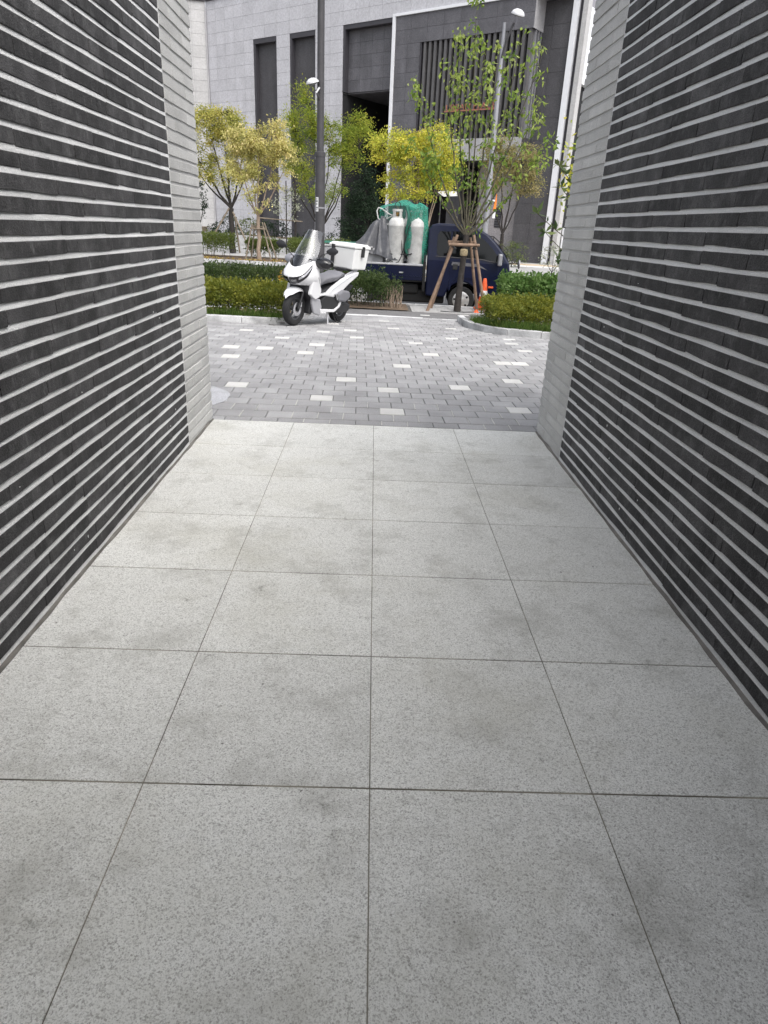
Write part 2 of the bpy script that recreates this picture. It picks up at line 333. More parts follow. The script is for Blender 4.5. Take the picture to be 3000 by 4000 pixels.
def leaf_mesh(name, pts, mat, size=(0.05, 0.03), dirs=None, droop=0.3, jitter=1.0, rnd=None, szvar=0.35, fold=0.15):
    """many small kite leaves: pts (n,3); each 4 verts, 2 tris; per-leaf random in attribute rnd"""
    n = len(pts); pts = np.asarray(pts, float)
    d = rng.normal(size=(n, 3)) * jitter
    if dirs is not None: d = d * 0.6 + dirs
    d[:, 2] -= droop; d /= np.linalg.norm(d, axis=1)[:, None] + 1e-9
    t = rng.normal(size=(n, 3)); s = np.cross(d, t); s /= np.linalg.norm(s, axis=1)[:, None] + 1e-9
    nn = np.cross(s, d)
    L = size[0] * (1 + szvar * rng.uniform(-1, 1, n))[:, None]; W = size[1] * (1 + szvar * rng.uniform(-1, 1, n))[:, None]
    v = np.empty((n, 4, 3)); v[:, 0] = pts; v[:, 1] = pts + d * L * 0.45 + s * W * 0.5 + nn * W * fold
    v[:, 2] = pts + d * L; v[:, 3] = pts + d * L * 0.45 - s * W * 0.5 + nn * W * fold
    me = bpy.data.meshes.new(name); me.vertices.add(4 * n); me.vertices.foreach_set('co', v.reshape(-1))
    b = np.arange(n)[:, None] * 4; tri = np.concatenate([b + np.array([[0, 1, 2]]), b + np.array([[0, 2, 3]])], 1).reshape(-1)
    me.loops.add(6 * n); me.loops.foreach_set('vertex_index', tri.astype(np.int32))
    me.polygons.add(2 * n); me.polygons.foreach_set('loop_start', (np.arange(2 * n) * 3).astype(np.int32))
    me.update(calc_edges=True); me.validate()
    a = me.attributes.new('rnd', 'FLOAT', 'POINT')
    q = rng.random(n) if rnd is None else np.clip(rnd, 0, 1)
    a.data.foreach_set('value', np.repeat(q, 4).astype(np.float32))
    me.materials.append(MATS[mat]); return me

# ------------------------------------------------------------------ ground
def zg(y):                       # the pavement falls gently towards the road
    return -0.045 * min(max(y - 8.5, 0.0), 7.0)
SK = -0.09                       # the street runs a little askew to the passage
def yl(x, y0): return y0 + SK * x
ROAD_Z = -0.56
MB().add([(-500, -500, -0.62), (500, -500, -0.62), (500, 900, -0.62), (-500, 900, -0.62)], [(0, 1, 2, 3)]).build('ground', 'ground_mat', kind='structure')
rd = MB().add([(-80, yl(-80, 17.15), ROAD_Z), (80, yl(80, 17.15), ROAD_Z), (80, yl(80, 33.0), ROAD_Z), (-80, yl(-80, 33.0), ROAD_Z)], [(0, 1, 2, 3)]).build('road', 'asphalt', kind='structure')
def strip(name, y0, y1, z, mat, parent=None, x0=-80, x1=80, kind=None):
    return MB().add([(x0, yl(x0, y0), z), (x1, yl(x1, y0), z), (x1, yl(x1, y1), z), (x0, yl(x0, y1), z)], [(0, 1, 2, 3)]).build(name, mat, parent, kind=kind)
strip('painted_line', 17.55, 17.68, ROAD_Z + 0.004, 'yellow_line', rd)
strip('painted_line', 31.9, 32.03, ROAD_Z + 0.004, 'yellow_line', rd)
for i in range(-12, 12):
    strip('painted_line', 25.0, 25.14, ROAD_Z + 0.004, 'white_line', rd, i * 6.0, i * 6.0 + 3.0)
# far side: pavement sheet, kerbed planting strip, driveway bands
fs = MB().add([(-80, yl(-80, 33.0), -0.486), (80, yl(80, 33.0), -0.486), (80, 130, -0.486), (-80, 130, -0.486)], [(0, 1, 2, 3)]).build('far_pavement', 'far_pave', kind='structure')
MB().add([(4.5, 45.5, -0.480), (30, 38.5, -0.480), (30, 41.0, -0.480), (4.5, 47.5, -0.480)], [(0, 1, 2, 3)]).build('pale_band', 'pave_white', fs)
MB().add([(4.5, 47.6, -0.480), (30, 41.1, -0.480), (30, 43.5, -0.480), (4.5, 50.6, -0.480)], [(0, 1, 2, 3)]).build('tan_band', 'pave_tan', fs)
fb = MB()
fb.add([(-40, yl(-40, 33.3), -0.345), (3.0, yl(3.0, 33.3), -0.345), (3.0, yl(3, 37.6), -0.345), (-40, yl(-40, 37.6), -0.345)], [(0, 1, 2, 3)])
bedfar = fb.build('far_planting_bed', 'soil', kind='structure')
def kerbstones(parent, pts, w, h, depth, mat, name='kerbstone', L=1.0, zf=None):
    """kerbstones along a polyline; each stone its own mesh"""
    P = [Vector((a[0], a[1])) for a in pts]; seg = []; tot = 0
    for a, b in zip(P, P[1:]): seg.append((tot, a, b)); tot += (b - a).length
    def at(s):
        for s0, a, b in reversed(seg):
            if s >= s0 - 1e-6: return a + (b - a) * ((s - s0) / max((b - a).length, 1e-6)), (b - a).normalized()
    n = max(1, round(tot / L)); e = 0.004
    for i in range(n):
        a, ta = at(i * tot / n + e); b, tb = at((i + 1) * tot / n - e); mid, tm = at((i + .5) * tot / n)
        na = Vector((-ta.y, ta.x)); nb = Vector((-tb.y, tb.x)); j = random.uniform(-0.004, 0.004)
        za, zb = zf(a), zf(b)
        vs = [(a.x, a.y, za - depth), (b.x, b.y, zb - depth), (b.x + nb.x * w, b.y + nb.y * w, zb - depth), (a.x + na.x * w, a.y + na.y * w, za - depth),
              (a.x, a.y, za + h + j), (b.x, b.y, zb + h + j), (b.x + nb.x * w, b.y + nb.y * w, zb + h + j), (a.x + na.x * w, a.y + na.y * w, za + h + j)]
        m = MB(); m.add(vs, [(0, 3, 2, 1), (4, 5, 6, 7), (0, 1, 5, 4), (1, 2, 6, 5), (2, 3, 7, 6), (3, 0, 4, 7)])
        m.build(name, mat, parent, bevel=0.008)
fk = thing('far_kerb', (0, 0, 0), 'kerb', None, kind='structure'); del fk['label']
kerbstones(fk, [(-34, yl(-34, 33.12)), (3.0, yl(3.0, 33.12))], 0.18, 0.22, 0.1, 'kerb', zf=lambda p: ROAD_Z)

# ------------------------------------------------------------------ near pavement
PAVE0 = 4.945
pv = MB()
ys = [PAVE0, 8.5, 15.5, 17.02]
rows = []
for y in ys: rows.append([(x, (y if y < 12 else yl(x, y)), zg(y) - 0.012) for x in (-30, -1.5, 1.5, 30)])
pv.grid(rows)
pavement = pv.build('pavement', 'joint_sand', kind='structure')
kerb = thing('road_kerb', (0, 0, 0), None, None, kind='structure')
kerbstones(kerb, [(-22, yl(-22, 17.0)), (22, yl(22, 17.0))], 0.15, 0.02, 0.25, 'kerb', zf=lambda p: zg(15.6))
white = [(-0.45, 5.73), (0.12, 5.34), (-1.26, 6.14), (0.14, 6.13), (-0.24, 6.51), (0.84, 6.32), (1.43, 6.72), (0.32, 7.28), (1.6, 7.82), (1.8, 7.82), (-0.87, 8.02), (-1.58, 7.56), (0.7, 8.26), (-1.67, 8.07), (-1.36, 8.21), (-0.75, 8.48), (2.09, 8.74), (0.61, 9.21), (-1.29, 9.19), (1.16, 10.02), (2.04, 10.23), (-1.82, 9.99), (-0.41, 10.55), (1.43, 11.62), (-0.62, 11.59), (-0.51, 12.17), (1.2, 5.62), (0.35, 11.1), (0.2, 12.6), (-2.6, 7.0), (2.9, 7.4), (-3.4, 8.8), (3.6, 9.0), (-0.12, 9.62), (-0.8, 10.2), (1.9, 9.62)]
PA = R(1.4); ca, sa = math.cos(PA), math.sin(PA)
def p2g(x, y): return (x * ca + (y - PAVE0) * sa, -x * sa + (y - PAVE0) * ca)      # world -> paver grid
def g2p(a, b): return (a * ca - b * sa, a * sa + b * ca + PAVE0)
wset = set()
for x, y in white:
    a, b = p2g(x, y); j = int(math.floor((b + 0.08) / 0.2)); off = 0.1 if j % 2 else 0.0
    wset.add((int(math.floor((a - off) / 0.2 + 0.5)), j))
def paver_mesh(name, mat, dz):
    m = MB(); x, y, g, c, h = 0.1, 0.1, 0.0026, 0.004, 0.0055
    m.add([(-x + g, -y + h, -0.03), (x - g, -y + h, -0.03), (x - g, y - h, -0.03), (-x + g, y - h, -0.03),
           (-x + g, -y + h, dz - c), (x - g, -y + h, dz - c), (x - g, y - h, dz - c), (-x + g, y - h, dz - c),
           (-x + g + c, -y + h + c, dz), (x - g - c, -y + h + c, dz), (x - g - c, y - h - c, dz), (-x + g + c, y - h - c, dz)],
          [(0, 1, 5, 4), (1, 2, 6, 5), (2, 3, 7, 6), (3, 0, 4, 7), (4, 5, 9, 8), (5, 6, 10, 9), (6, 7, 11, 10), (7, 4, 8, 11), (8, 9, 10, 11)])
    return m.mesh(name, mat)
pm_grey = paver_mesh('paver', 'paver', 0.0); pm_white = paver_mesh('paver', 'paver_white', 0.001)
rest = {'paver': MB(), 'paver_white': MB()}; restn = []
cnt = 0
def inview(x, y): return -1.30 * y / 4.9 - 0.03 < x < 1.36 * y / 4.9 + 0.03
cand = []
for j in range(-1, 48):
    off = 0.1 if j % 2 else 0.0
    for i in range(-26, 27):
        a, b = i * 0.2 + off, j * 0.2 + 0.02
        x, y = g2p(a, b)
        if y < PAVE0 - 0.085 or y > yl(x, 13.72) or abs(x) > 5.0: continue
        if x < -1.2 and y > yl(x, 10.78): continue
        if x > 2.05 and y > 10.85: continue
        if x > 1.62 and y > 11.9: continue
        if (x + 1.55) ** 2 + (y - 5.55) ** 2 < 0.33 ** 2: continue
        cand.append((y, x, (i, j) in wset))
cand.sort()
def clipped(x, y):
    c = [(x + (dx * ca - dy * sa), y + (dx * sa + dy * ca)) for dx, dy in ((-.0976, -.0976), (.0976, -.0976), (.0976, .0976), (-.0976, .0976))]; out = []
    for i in range(4):
        p, q = c[i], c[(i + 1) % 4]
        if p[1] >= PAVE0: out.append(p)
        if (p[1] < PAVE0) != (q[1] < PAVE0): f = (PAVE0 - p[1]) / (q[1] - p[1]); out.append((p[0] + (q[0] - p[0]) * f, PAVE0))
    return out
for y, x, wh in cand:
    if y < PAVE0 + 0.104:
        pg = clipped(x, y); z = -0.001 + random.uniform(-0.002, 0)
        if len(pg) < 3: continue
        m = MB().prism(pg, -0.03, z, 'z')
        if inview(x, PAVE0): m.build('paver', 'paver', pavement, bevel=.003); cnt += 1
        else: rest['paver'].add(m.v, m.f); restn.append(len(m.v))
        continue
    z = zg(y) + random.uniform(-0.002, 0.0015); 
    if inview(x, y) and cnt < 298:
        o = bpy.data.objects.new('paver', pm_white if wh else pm_grey); COL.objects.link(o); o.parent = pavement
        o.location = (x, y, z); o.rotation_euler = (-0.045 if y > 8.5 else 0, 0, PA + random.uniform(-.004, .004)); cnt += 1
    else:
        src = pm_white if wh else pm_grey; tgt = rest['paver_white' if wh else 'paver']
        vs = [(x + v.co.x * ca - v.co.y * sa, y + v.co.x * sa + v.co.y * ca, z + v.co.z) for v in src.vertices]
        tgt.add(vs, [tuple(p.vertices) for p in src.polygons])
        if not wh: restn.append(len(vs))
ro = rest['paver'].build('pavers_beyond', 'paver_far', pavement, kind='stuff', fixn=False)
ra_ = ro.data.attributes.new('rnd', 'FLOAT', 'POINT'); nv = len(ro.data.vertices)
vals = np.empty(nv, np.float32)
vals[:] = np.repeat(rng.random(nv // 4 + 1), 4)[:nv] if not restn else np.concatenate([np.full(k, random.random(), np.float32) for k in restn])
ra_.data.foreach_set('value', vals)
rest['paver_white'].build('pale_pavers_beyond', 'paver_white', pavement, kind='stuff', fixn=False)
# light sand in the joints of the first rows
js = MB()
for j in range(0, 4):
    off = 0.1 if j % 2 else 0.0
    for i in range(-6, 7):
        if random.random() < 0.45: continue
        a, b = i * 0.2 + off + 0.1, j * 0.2 + 0.02
        x, y = g2p(a, b)
        if -1.15 < x < 1.28 and y > PAVE0:
            js.bar((x, max(y - 0.094, PAVE0 + .002), -0.003), (x, y + 0.094, -0.003), random.uniform(0.005, 0.010), 0.008)
js.build('joint_sand', 'sand_light', pavement, kind='stuff')
# dark path paving beyond the flush granite line
kerbstones(pavement, [(-9, yl(-9, 13.74)), (9, yl(9, 13.74))], 0.12, 0.006, 0.05, 'pave_white', name='edging_stone', zf=lambda p: zg(13.8))
pp = MB(); pw = MB()
for j in range(0, 8):
    for i in range(-46, 47):
        x = i * 0.2 + (0.1 if j % 2 else 0); y = yl(x, 13.97 + j * 0.2); z = zg(y)
        wh = (i * 7 + j * 13) % 37 == 0
        (pw if wh else pp).box(x - 0.097, x + 0.097, y - 0.097, y + 0.097, z - 0.03, z + random.uniform(-.002, .002))
pp.build('path_pavers', 'paver_path', pavement, kind='stuff', fixn=False); pw.build('pale_path_pavers', 'paver_white', pavement, kind='stuff', fixn=False)
# round concrete patch at the foot of the left wall end
cp = MB(); n = 28
ring = [(-1.55 + 0.36 * math.cos(2 * math.pi * k / n) * (1 + random.uniform(-.05, .05)), 5.60 + 0.42 * math.sin(2 * math.pi * k / n) * (1 + random.uniform(-.05, .05))) for k in range(n)]
cp.prism(ring, -0.02, 0.006, 'z'); cp.build('concrete_patch', 'concrete_patch', pavement)
# planting beds
def bed(name, poly, dz=0.03):
    m = MB(); m.add([(x, y, zg(y) + dz) for x, y in poly], [tuple(range(len(poly)))]); return m.build(name, 'soil', kind='structure')
bed('planting_bed', [(-9, yl(-9, 10.95)), (-1.42, yl(-1.42, 10.95)), (-1.32, 11.5), (-1.32, 13.7), (-9, yl(-9, 13.66))])
kl = thing('bed_kerb', (0, 0, 0), None, None, kind='structure')
kerbstones(kl, [(-6.2, yl(-6.2, 10.82)), (-1.6, yl(-1.6, 10.82)), (-1.36, 11.05), (-1.30, 11.4), (-1.30, 13.6)], 0.12, 0.10, 0.06, 'kerb', L=0.8, zf=lambda p: zg(p.y))
curve = [(1.66, 13.5), (1.62, 12.6), (1.66, 11.9), (1.80, 11.35), (2.05, 10.92), (2.40, 10.66), (2.85, 10.5), (3.6, 10.42), (6.5, 10.2)]
bed('planting_bed', [(x + 0.1, y + 0.06) for x, y in curve] + [(6.5, 13.0), (1.9, 13.5)])
kr = thing('bed_kerb', (0, 0, 0), None, None, kind='structure')
kerbstones(kr, curve, 0.12, 0.10, 0.06, 'kerb', L=0.55, zf=lambda p: zg(p.y))
bed('roadside_bed', [(-20, yl(-20, 15.56)), (0.80, yl(0.80, 15.56)), (0.80, yl(0.80, 16.96)), (-20, yl(-20, 16.96))], 0.02)
bed('roadside_bed', [(2.75, yl(2.75, 15.56)), (20, yl(20, 15.56)), (20, yl(20, 16.96)), (2.75, yl(2.75, 16.96))], 0.02)
pit = MB(); pz = zg(15.6)
pit.box(0.88, 2.65, 15.48, 16.72, pz - 0.02, pz + 0.004); tree_pit = pit.build('tree_pit', 'far_pave', kind='structure')
for i in range(6):
    for j in range(4):
        x = 0.94 + i * 0.28; y = 15.52 + j * 0.29
        if 3 <= i <= 3 and 1 <= j <= 1: continue
        MB().box(x, x + 0.27, y, y + 0.28, pz, pz + 0.012).build('slab', 'far_pave', tree_pit)

# ------------------------------------------------------------------ passage: floor, walls, added shade slab
XL, XR, YE = -1.18, 1.285, 4.93
fl = MB(); fl.box(XL - 0.1, XR + 0.1, -3.4, YE - 0.006, -0.08, -0.0022); floor = fl.build('passage_floor', 'joint_dark', kind='structure')
xs = [XL, -0.567, 0.038, 0.645, XR]
yr = [YE, 4.325, 3.745, 3.15, 2.555, 1.96, 1.36, 0.758, 0.16, -0.42, -1.02, -1.62, -2.22, -2.82, -3.4]
for a, b in zip(yr, yr[1:]):
    for x0, x1 in zip(xs, xs[1:]):
        g = 0.0014; gy = 0.0030; t = random.uniform(-0.0006, 0.0006)
        m = MB(); x0_, x1_, y0_, y1_ = x0 + g, x1 - g, b + gy, a - gy; c = 0.0012
        m.add([(x0_, y0_, -0.02), (x1_, y0_, -0.02), (x1_, y1_, -0.02), (x0_, y1_, -0.02), (x0_, y0_, t - c), (x1_, y0_, t - c), (x1_, y1_, t - c), (x0_, y1_, t - c),
               (x0_ + c, y0_ + c, t), (x1_ - c, y0_ + c, t), (x1_ - c, y1_ - c, t), (x0_ + c, y1_ - c, t)],
              [(0, 1, 5, 4), (1, 2, 6, 5), (2, 3, 7, 6), (3, 0, 4, 7), (4, 5, 9, 8), (5, 6, 10, 9), (6, 7, 11, 10), (7, 4, 8, 11), (8, 9, 10, 11)])
        m.build('floor_tile', 'floor_granite', floor)
WALL_TOP = 3.45
MB().box(-3.2, 3.2, -3.4, -0.5, WALL_TOP, WALL_TOP + 0.4).build('shade_slab', 'shade_slab', kind='structure')  # unseen slab added behind the camera to darken the near floor

PITCHZ, BH, Z0 = 0.0675, 0.0495, 0.079
NCOURSE = 50
YB = 4.25
def wall(side, label):
    X = XL if side < 0 else XR; s = side            # s points into the wall mass
    base = thing('brick_wall', (X, YE, 0), label, 'wall')
    MBB = MB()
    # wall body behind bricks (front at X + s*0.02), outer end face
    b = MB(); b.box(min(s * 0.028, s * 1.6), max(s * 0.028, s * 1.6), -8.3, -0.028, -0.1, 3.45); b.build('wall_core', 'mortar', base)
    stuff = {'brick_dark': MB(), 'brick_light': MB()}
    nvis = 0
    def brick(y0, y1, zt, mat, vis, end=False):
        nonlocal nvis
        L = y1 - y0; ns = max(2, int(L / 0.07)); zb = zt - BH; pr = random.uniform(-0.0010, 0.0022); d0 = 0.05
        tilt = random.uniform(-0.0012, 0.0012)
        c = 0.0022 if mat == 'brick_dark' else 0.0012; m = MB(); rows = []
        ph = random.uniform(0, 6.28); amp = random.uniform(0.001, 0.0042) * (0.4 if mat == 'brick_light' else 1.0)
        prof = []
        for k in range(ns + 1):
            t = k / ns; y = y0 + L * t
            wv = amp * math.sin(ph + t * L * 9) + random.uniform(-0.0009, 0.0009)
            top = zt + tilt * (t - .5) + random.uniform(-.0005, .0005); bot = zb + wv + tilt * (t - .5)
            e = 0 if 0 < k < ns else 1
            yy = y + (c * (1 - 2 * t) if e else 0)
            prof.append([(s * d0, y, top), (s * (pr * -1 + c), y, top), (-s * pr, yy, top - c), (-s * pr, yy, bot + c), (s * (-pr + c), y, bot), (s * d0, y, bot)])
        m.grid(prof)
        m.add(prof[0], [tuple(range(6))]); m.add(prof[-1], [tuple(range(6))])
        if vis and nvis < 299:
            m.build('brick', mat, base); nvis += 1
        else: stuff[mat].add(m.v, m.f)
    for k in range(NCOURSE):
        zt = Z0 + PITCHZ * k
        if zt > WALL_TOP: break
        # light return section (rel. to YE)
        lim = YB - YE
        cut = lim + (0.20 if k % 2 else 0.46) + random.uniform(-.01, .01)
        ymin_vis = 1.75 - YE if zt < 1.0 else (2.0 - YE if zt < 1.6 else (1.75 + (zt - 1.0) * 0.72) - YE)
        ymin_vis = max(ymin_vis, (1.80 - YE) )
        zvis = zt < 2.80
        for a, bb in ((lim + 0.004, cut), (cut, -0.001 - random.uniform(0, .003))):
            brick(a + 0.0022, bb - (0.0022 if bb < -.01 else 0), zt, 'brick_light', zvis)
        y = lim - 0.004 - (0 if random.random() < .5 else 0)
        first = True
        while y > -8.2:
            L = random.choice([0.47, 0.47, 0.44, 0.49, 0.36]) if not first else random.uniform(0.15, 0.46)
            first = False
            y0 = max(y - L, -8.3)
            brick(y0 + 0.001, y - 0.001, zt, 'brick_dark', zvis and y > ymin_vis)
            y = y0 - random.choice([0.0006, 0.0014, 0.0022])
    for mt, mb in stuff.items():
        if mb.v: mb.build('bricks_beyond', mt, base, kind='stuff')
    # bed joints: each a recessed sloping band of pale mortar
    for k in range(-1, NCOURSE - 1):
        zt = Z0 + PITCHZ * k; zu = zt + PITCHZ - BH
        if zu > WALL_TOP: break
        for ya, yb, mt, n, dp in ((-8.3, YB - YE, 'mortar', 64, .0050), (YB - YE, -.004, 'mortar_grey', 8, .0060)):
            m = MB(); rows = []; ph = random.uniform(0, 6)
            for i in range(n + 1):
                y = ya + (yb - ya) * i / n; j = random.uniform(-.0008, .0008)
                rows.append([(s * 0.03, y, zt - 0.004), (s * (dp * .25 + j * .6), y, zt - 0.003), (s * (dp * (.25 if mt == 'mortar' else .8) + j * .5), y, zt + 0.002), (s * (dp + 0.0012 * math.sin(ph + y * 5) + j), y, zu - 0.002), (s * (dp + .0025), y, zu + 0.005), (s * 0.03, y, zu + 0.005)])
            m.grid(rows); m.build('mortar_joint', mt, base)
    # upright joint between dark and light bricks
    m = MB(); m.box(min(s * 0.0015, s * 0.03), max(s * 0.0015, s * 0.03), YB - YE - 0.006, YB - YE + 0.006, 0, WALL_TOP); m.build('upright_joint', 'mortar', base)
    # dirty mortar fillet at the floor
    m = MB(); rows = []; n = 60
    for i in range(n + 1):
        y = -8.3 + 8.3 * i / n; h = random.uniform(0.006, 0.016); w_ = random.uniform(0.005, 0.015)
        rows.append([(s * 0.01, y, h), (-s * 0.004, y, h * 0.8), (-s * w_ * .5, y, 0.008), (-s * w_, y, 0.0005), (-s * w_, y, -0.01)])
    m.grid(rows); m.build('mortar_fillet', 'mortar_dirty', base, smooth=60)
    # dried mortar splashes on the lower courses
    m = MB()
    for i in range(9):
        y = -random.uniform(0.8, 3.0); z = random.choice([random.uniform(0.1, 0.75), random.uniform(.1, 1.6)])
        k = math.floor((z - Z0) / PITCHZ); z = Z0 + PITCHZ * (k + 1) - random.uniform(0.012, 0.04)
        a = random.uniform(0.0012, 0.0035); hh = random.uniform(0.002, 0.009)
        pts = [(-s * 0.0035, y + a * math.cos(t * math.pi / 4) * random.uniform(.7, 1.2), z + hh * math.sin(t * math.pi / 4) * random.uniform(.7, 1.2)) for t in range(8)]
        m.add(pts + [(-s * 0.005, y, z), (s * 0.001, y, z)], [(t, (t + 1) % 8, 8) for t in range(8)] + [((t + 1) % 8, t, 9) for t in range(8)])
    m.build('mortar_splashes', 'mortar', base, kind='stuff')
    return base
wall(-1, 'long dark brick wall with pale wavy mortar bands on the left of the passage')
wall(1, 'long dark brick wall with pale mortar bands on the right of the passage')

# ------------------------------------------------------------------ office building across the street
BR = math.atan2(-0.6004, 0.7997)
BZ = -0.5
bld = thing('office_building', (9.468, 50.419, BZ), 'large pale granite building with dark stone bays across the street', 'building', rz=BR)
def zz(z): return z - BZ
TOPZ = 18.25
def bb(name, x0, x1, y0, y1, z0, z1, mat, parent=bld, bevel=0):
    return MB().box(x0, x1, y0, y1, zz(z0), zz(z1)).build(name, mat, parent, bevel=bevel)
def panels(name, xs_, zs_, y0, mat, parent, t=0.05, g=0.007, skip=None):
    cache = {}
    for z0, z1 in zip(zs_, zs_[1:]):
        for x0, x1 in zip(xs_, xs_[1:]):
            if skip and skip((x0 + x1) / 2, (z0 + z1) / 2): continue
            key = (round(x1 - x0, 3), round(z1 - z0, 3))
            if key not in cache:
                m = MB(); m.box(g, key[0] - g, 0, t, g, key[1] - g); cache[key] = m.mesh(name, mat)
            o = bpy.data.objects.new(name, cache[key]); COL.objects.link(o); o.parent = parent; o.location = (x0, y0 - random.uniform(0, .004), zz(z0))
def fr(a, b, n): return [a + (b - a) * i / n for i in range(n + 1)]
# cores (dark joint colour shows between tiles)
for x0, x1 in ((-30.65, -25.1), (-22.45, -21.0), (-18.3, -15.55)):
    bb('wall_core', x0 + 0.01, x1 - 0.01, 0.05, 8, BZ, 15.06, 'granite_back')
bb('wall_core', -30.64, 1.9, 0.055, 8, 15.07, TOPZ, 'granite_back')
bb('wall_core', -15.54, -10.95, 0.56, 8, 10.82, 15.06, 'frame_dark')
bb('wall_core', -10.72, -8.57, 0.05, 9, BZ, 15.06, 'frame_dark')
bb('wall_core', -8.56, -0.02, 0.05, 1.4, 13.36, 15.06, 'frame_dark')
bb('parapet', -30.66, 2.0, -0.12, 0.4, TOPZ, TOPZ + 0.35, 'frame_dark')
# pale granite tiles
zrows = [15.06 + 0.85 * k for k in range(0, 4)] + [TOPZ - 0.01]
panels('granite_tile', fr(-30.65, -25.1, 5) + fr(-25.1, -22.45, 2)[1:] + [-21.0] + fr(-21.0, -18.3, 2)[1:] + [-16.8, -15.55] + fr(-15.55, -10.75, 4)[1:] + fr(-10.75, 1.9, 10)[1:], zrows, 0, 'granite_pale', bld)
zlow = [15.06 - 0.85 * k for k in range(0, 19)][::-1]
panels('granite_tile', fr(-30.65, -25.1, 5), zlow, 0, 'granite_pale', bld)
panels('granite_tile', [-22.45, -21.0], zlow, 0, 'granite_pale', bld)
panels('granite_tile', [-18.3, -16.8, -15.55], zlow, 0, 'granite_pale', bld)
# tall dark blind windows: reveal frame and recessed panel each
for x0, x1 in ((-25.1, -22.45), (-21.0, -18.3)):
    wv = bb('window_panel', x0 + 0.22, x1 - 0.02, 0.42, 0.8, BZ, 14.72, 'stone_darker')
    bb('window_head', x0, x1, 0.02, 0.9, 14.72, 15.05, 'frame_dark', bld)
    bb('window_jamb', x0, x0 + 0.22, 0.03, 0.9, BZ, 14.72, 'frame_dark', bld)
    bb('window_jamb', x1 - 0.12, x1, 0.035, 0.415, BZ, 14.72, 'frame_dark', bld)
# dark panelled bay over the black gateway
bb('bay_head', -15.55, -10.75, 0.03, 0.56, 14.78, 15.05, 'frame_dark')
bb('bay_jamb', -15.55, -15.36, 0.03, 0.56, 10.8, 14.78, 'frame_dark')
panels('stone_panel', fr(-15.36, -10.95, 4), fr(10.8, 14.78, 5), 0.50, 'stone_dark', bld)
bb('gateway_back', -15.6, -10.7, 7.5, 7.9, BZ, 10.8, 'void'); bb('gateway_soffit', -15.5, -10.8, 0.6, 7.5, 10.72, 10.80, 'stone_dark')  # near-black back and sides: the gateway's unlit depth is put into their colour
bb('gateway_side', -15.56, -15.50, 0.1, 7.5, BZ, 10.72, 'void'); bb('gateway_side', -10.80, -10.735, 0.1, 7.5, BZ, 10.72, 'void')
# projecting dark stone box with white trim
bb('trim', -10.95, -10.72, -0.10, 0.06, BZ, 15.22, 'metal_white'); bb('trim', -10.71, 0.35, -0.10, 0.04, 15.06, 15.22, 'metal_white')
panels('stone_panel', fr(-10.70, -8.57, 2), fr(BZ, 13.36, 16), 0, 'stone_dark', bld)
panels('stone_panel', fr(-10.70, -0.02, 8), fr(13.36, 15.05, 2), 0, 'stone_dark', bld)
bb('side_return', -0.02, 0.03, 0.0, 1.38, 13.36, 15.05, 'stone_mid'); bb('side_return', -0.02, 0.03, 0, 1.38, 15.22, TOPZ, 'stone_mid')  # paler stone than the box front paints in the light on this side
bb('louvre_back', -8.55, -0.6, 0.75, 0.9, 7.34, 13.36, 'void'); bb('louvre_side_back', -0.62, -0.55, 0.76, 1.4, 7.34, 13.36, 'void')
sm = MB(); sm.box(0, 0.19, 0, 0.34, 0, 6.02); sme = sm.mesh('louvre_slat', 'slat')
lv = bb('louvre_frame', -8.555, -8.45, 0.03, 0.7, 7.34, 13.36, 'frame_dark')
for k in range(20):
    o = bpy.data.objects.new('louvre_slat', sme); COL.objects.link(o); o.parent = bld; o.location = (-8.28 + k * 0.418, 0.05 + random.uniform(0, .01), zz(7.34))
for k in range(3):
    MB().box(-0.3, -0.01, 0.42 + k * 0.38, 0.55 + k * 0.38, zz(7.34), zz(13.36)).build('louvre_slat', 'metal_grey', bld)
panels('fascia_panel', fr(-8.56, 0.0, 6), [5.97, 7.34], -0.02, 'stone_mid', bld)
bb('canopy_core', -8.56, 0.0, 0.04, 1.39, 6.0, 7.33, 'frame_dark'); bb('canopy_soffit', -8.56, -0.0, 1.4, 6, 5.97, 6.1, 'frame_dark')
# dark wall to the right of the box, behind its plane
bb('wall_core', -0.62, 1.88, 1.46, 8, BZ, 15.0, 'frame_dark'); bb('wall_core', -8.5, 1.88, 1.46, 8, 7.34, 15.0, 'frame_dark')
panels('stone_panel', fr(-0.6, 1.9, 2), fr(BZ, 15.02, 12), 1.40, 'stone_darker', bld, g=0.006)
bb('corner_pipe', 1.92, 2.28, 1.25, 1.6, BZ, TOPZ, 'metal_white'); bb('gap', 2.28, 2.56, 1.55, 1.9, BZ, TOPZ, 'frame_dark')
bb('corner_pier', 2.56, 2.88, 1.3, 1.9, BZ, TOPZ, 'granite_warm')
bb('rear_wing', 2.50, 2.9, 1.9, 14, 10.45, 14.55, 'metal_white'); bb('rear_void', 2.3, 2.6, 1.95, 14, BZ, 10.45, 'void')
bb('rear_pipe', 2.9, 3.0, 2.0, 2.1, BZ, 1.9, 'metal_white')
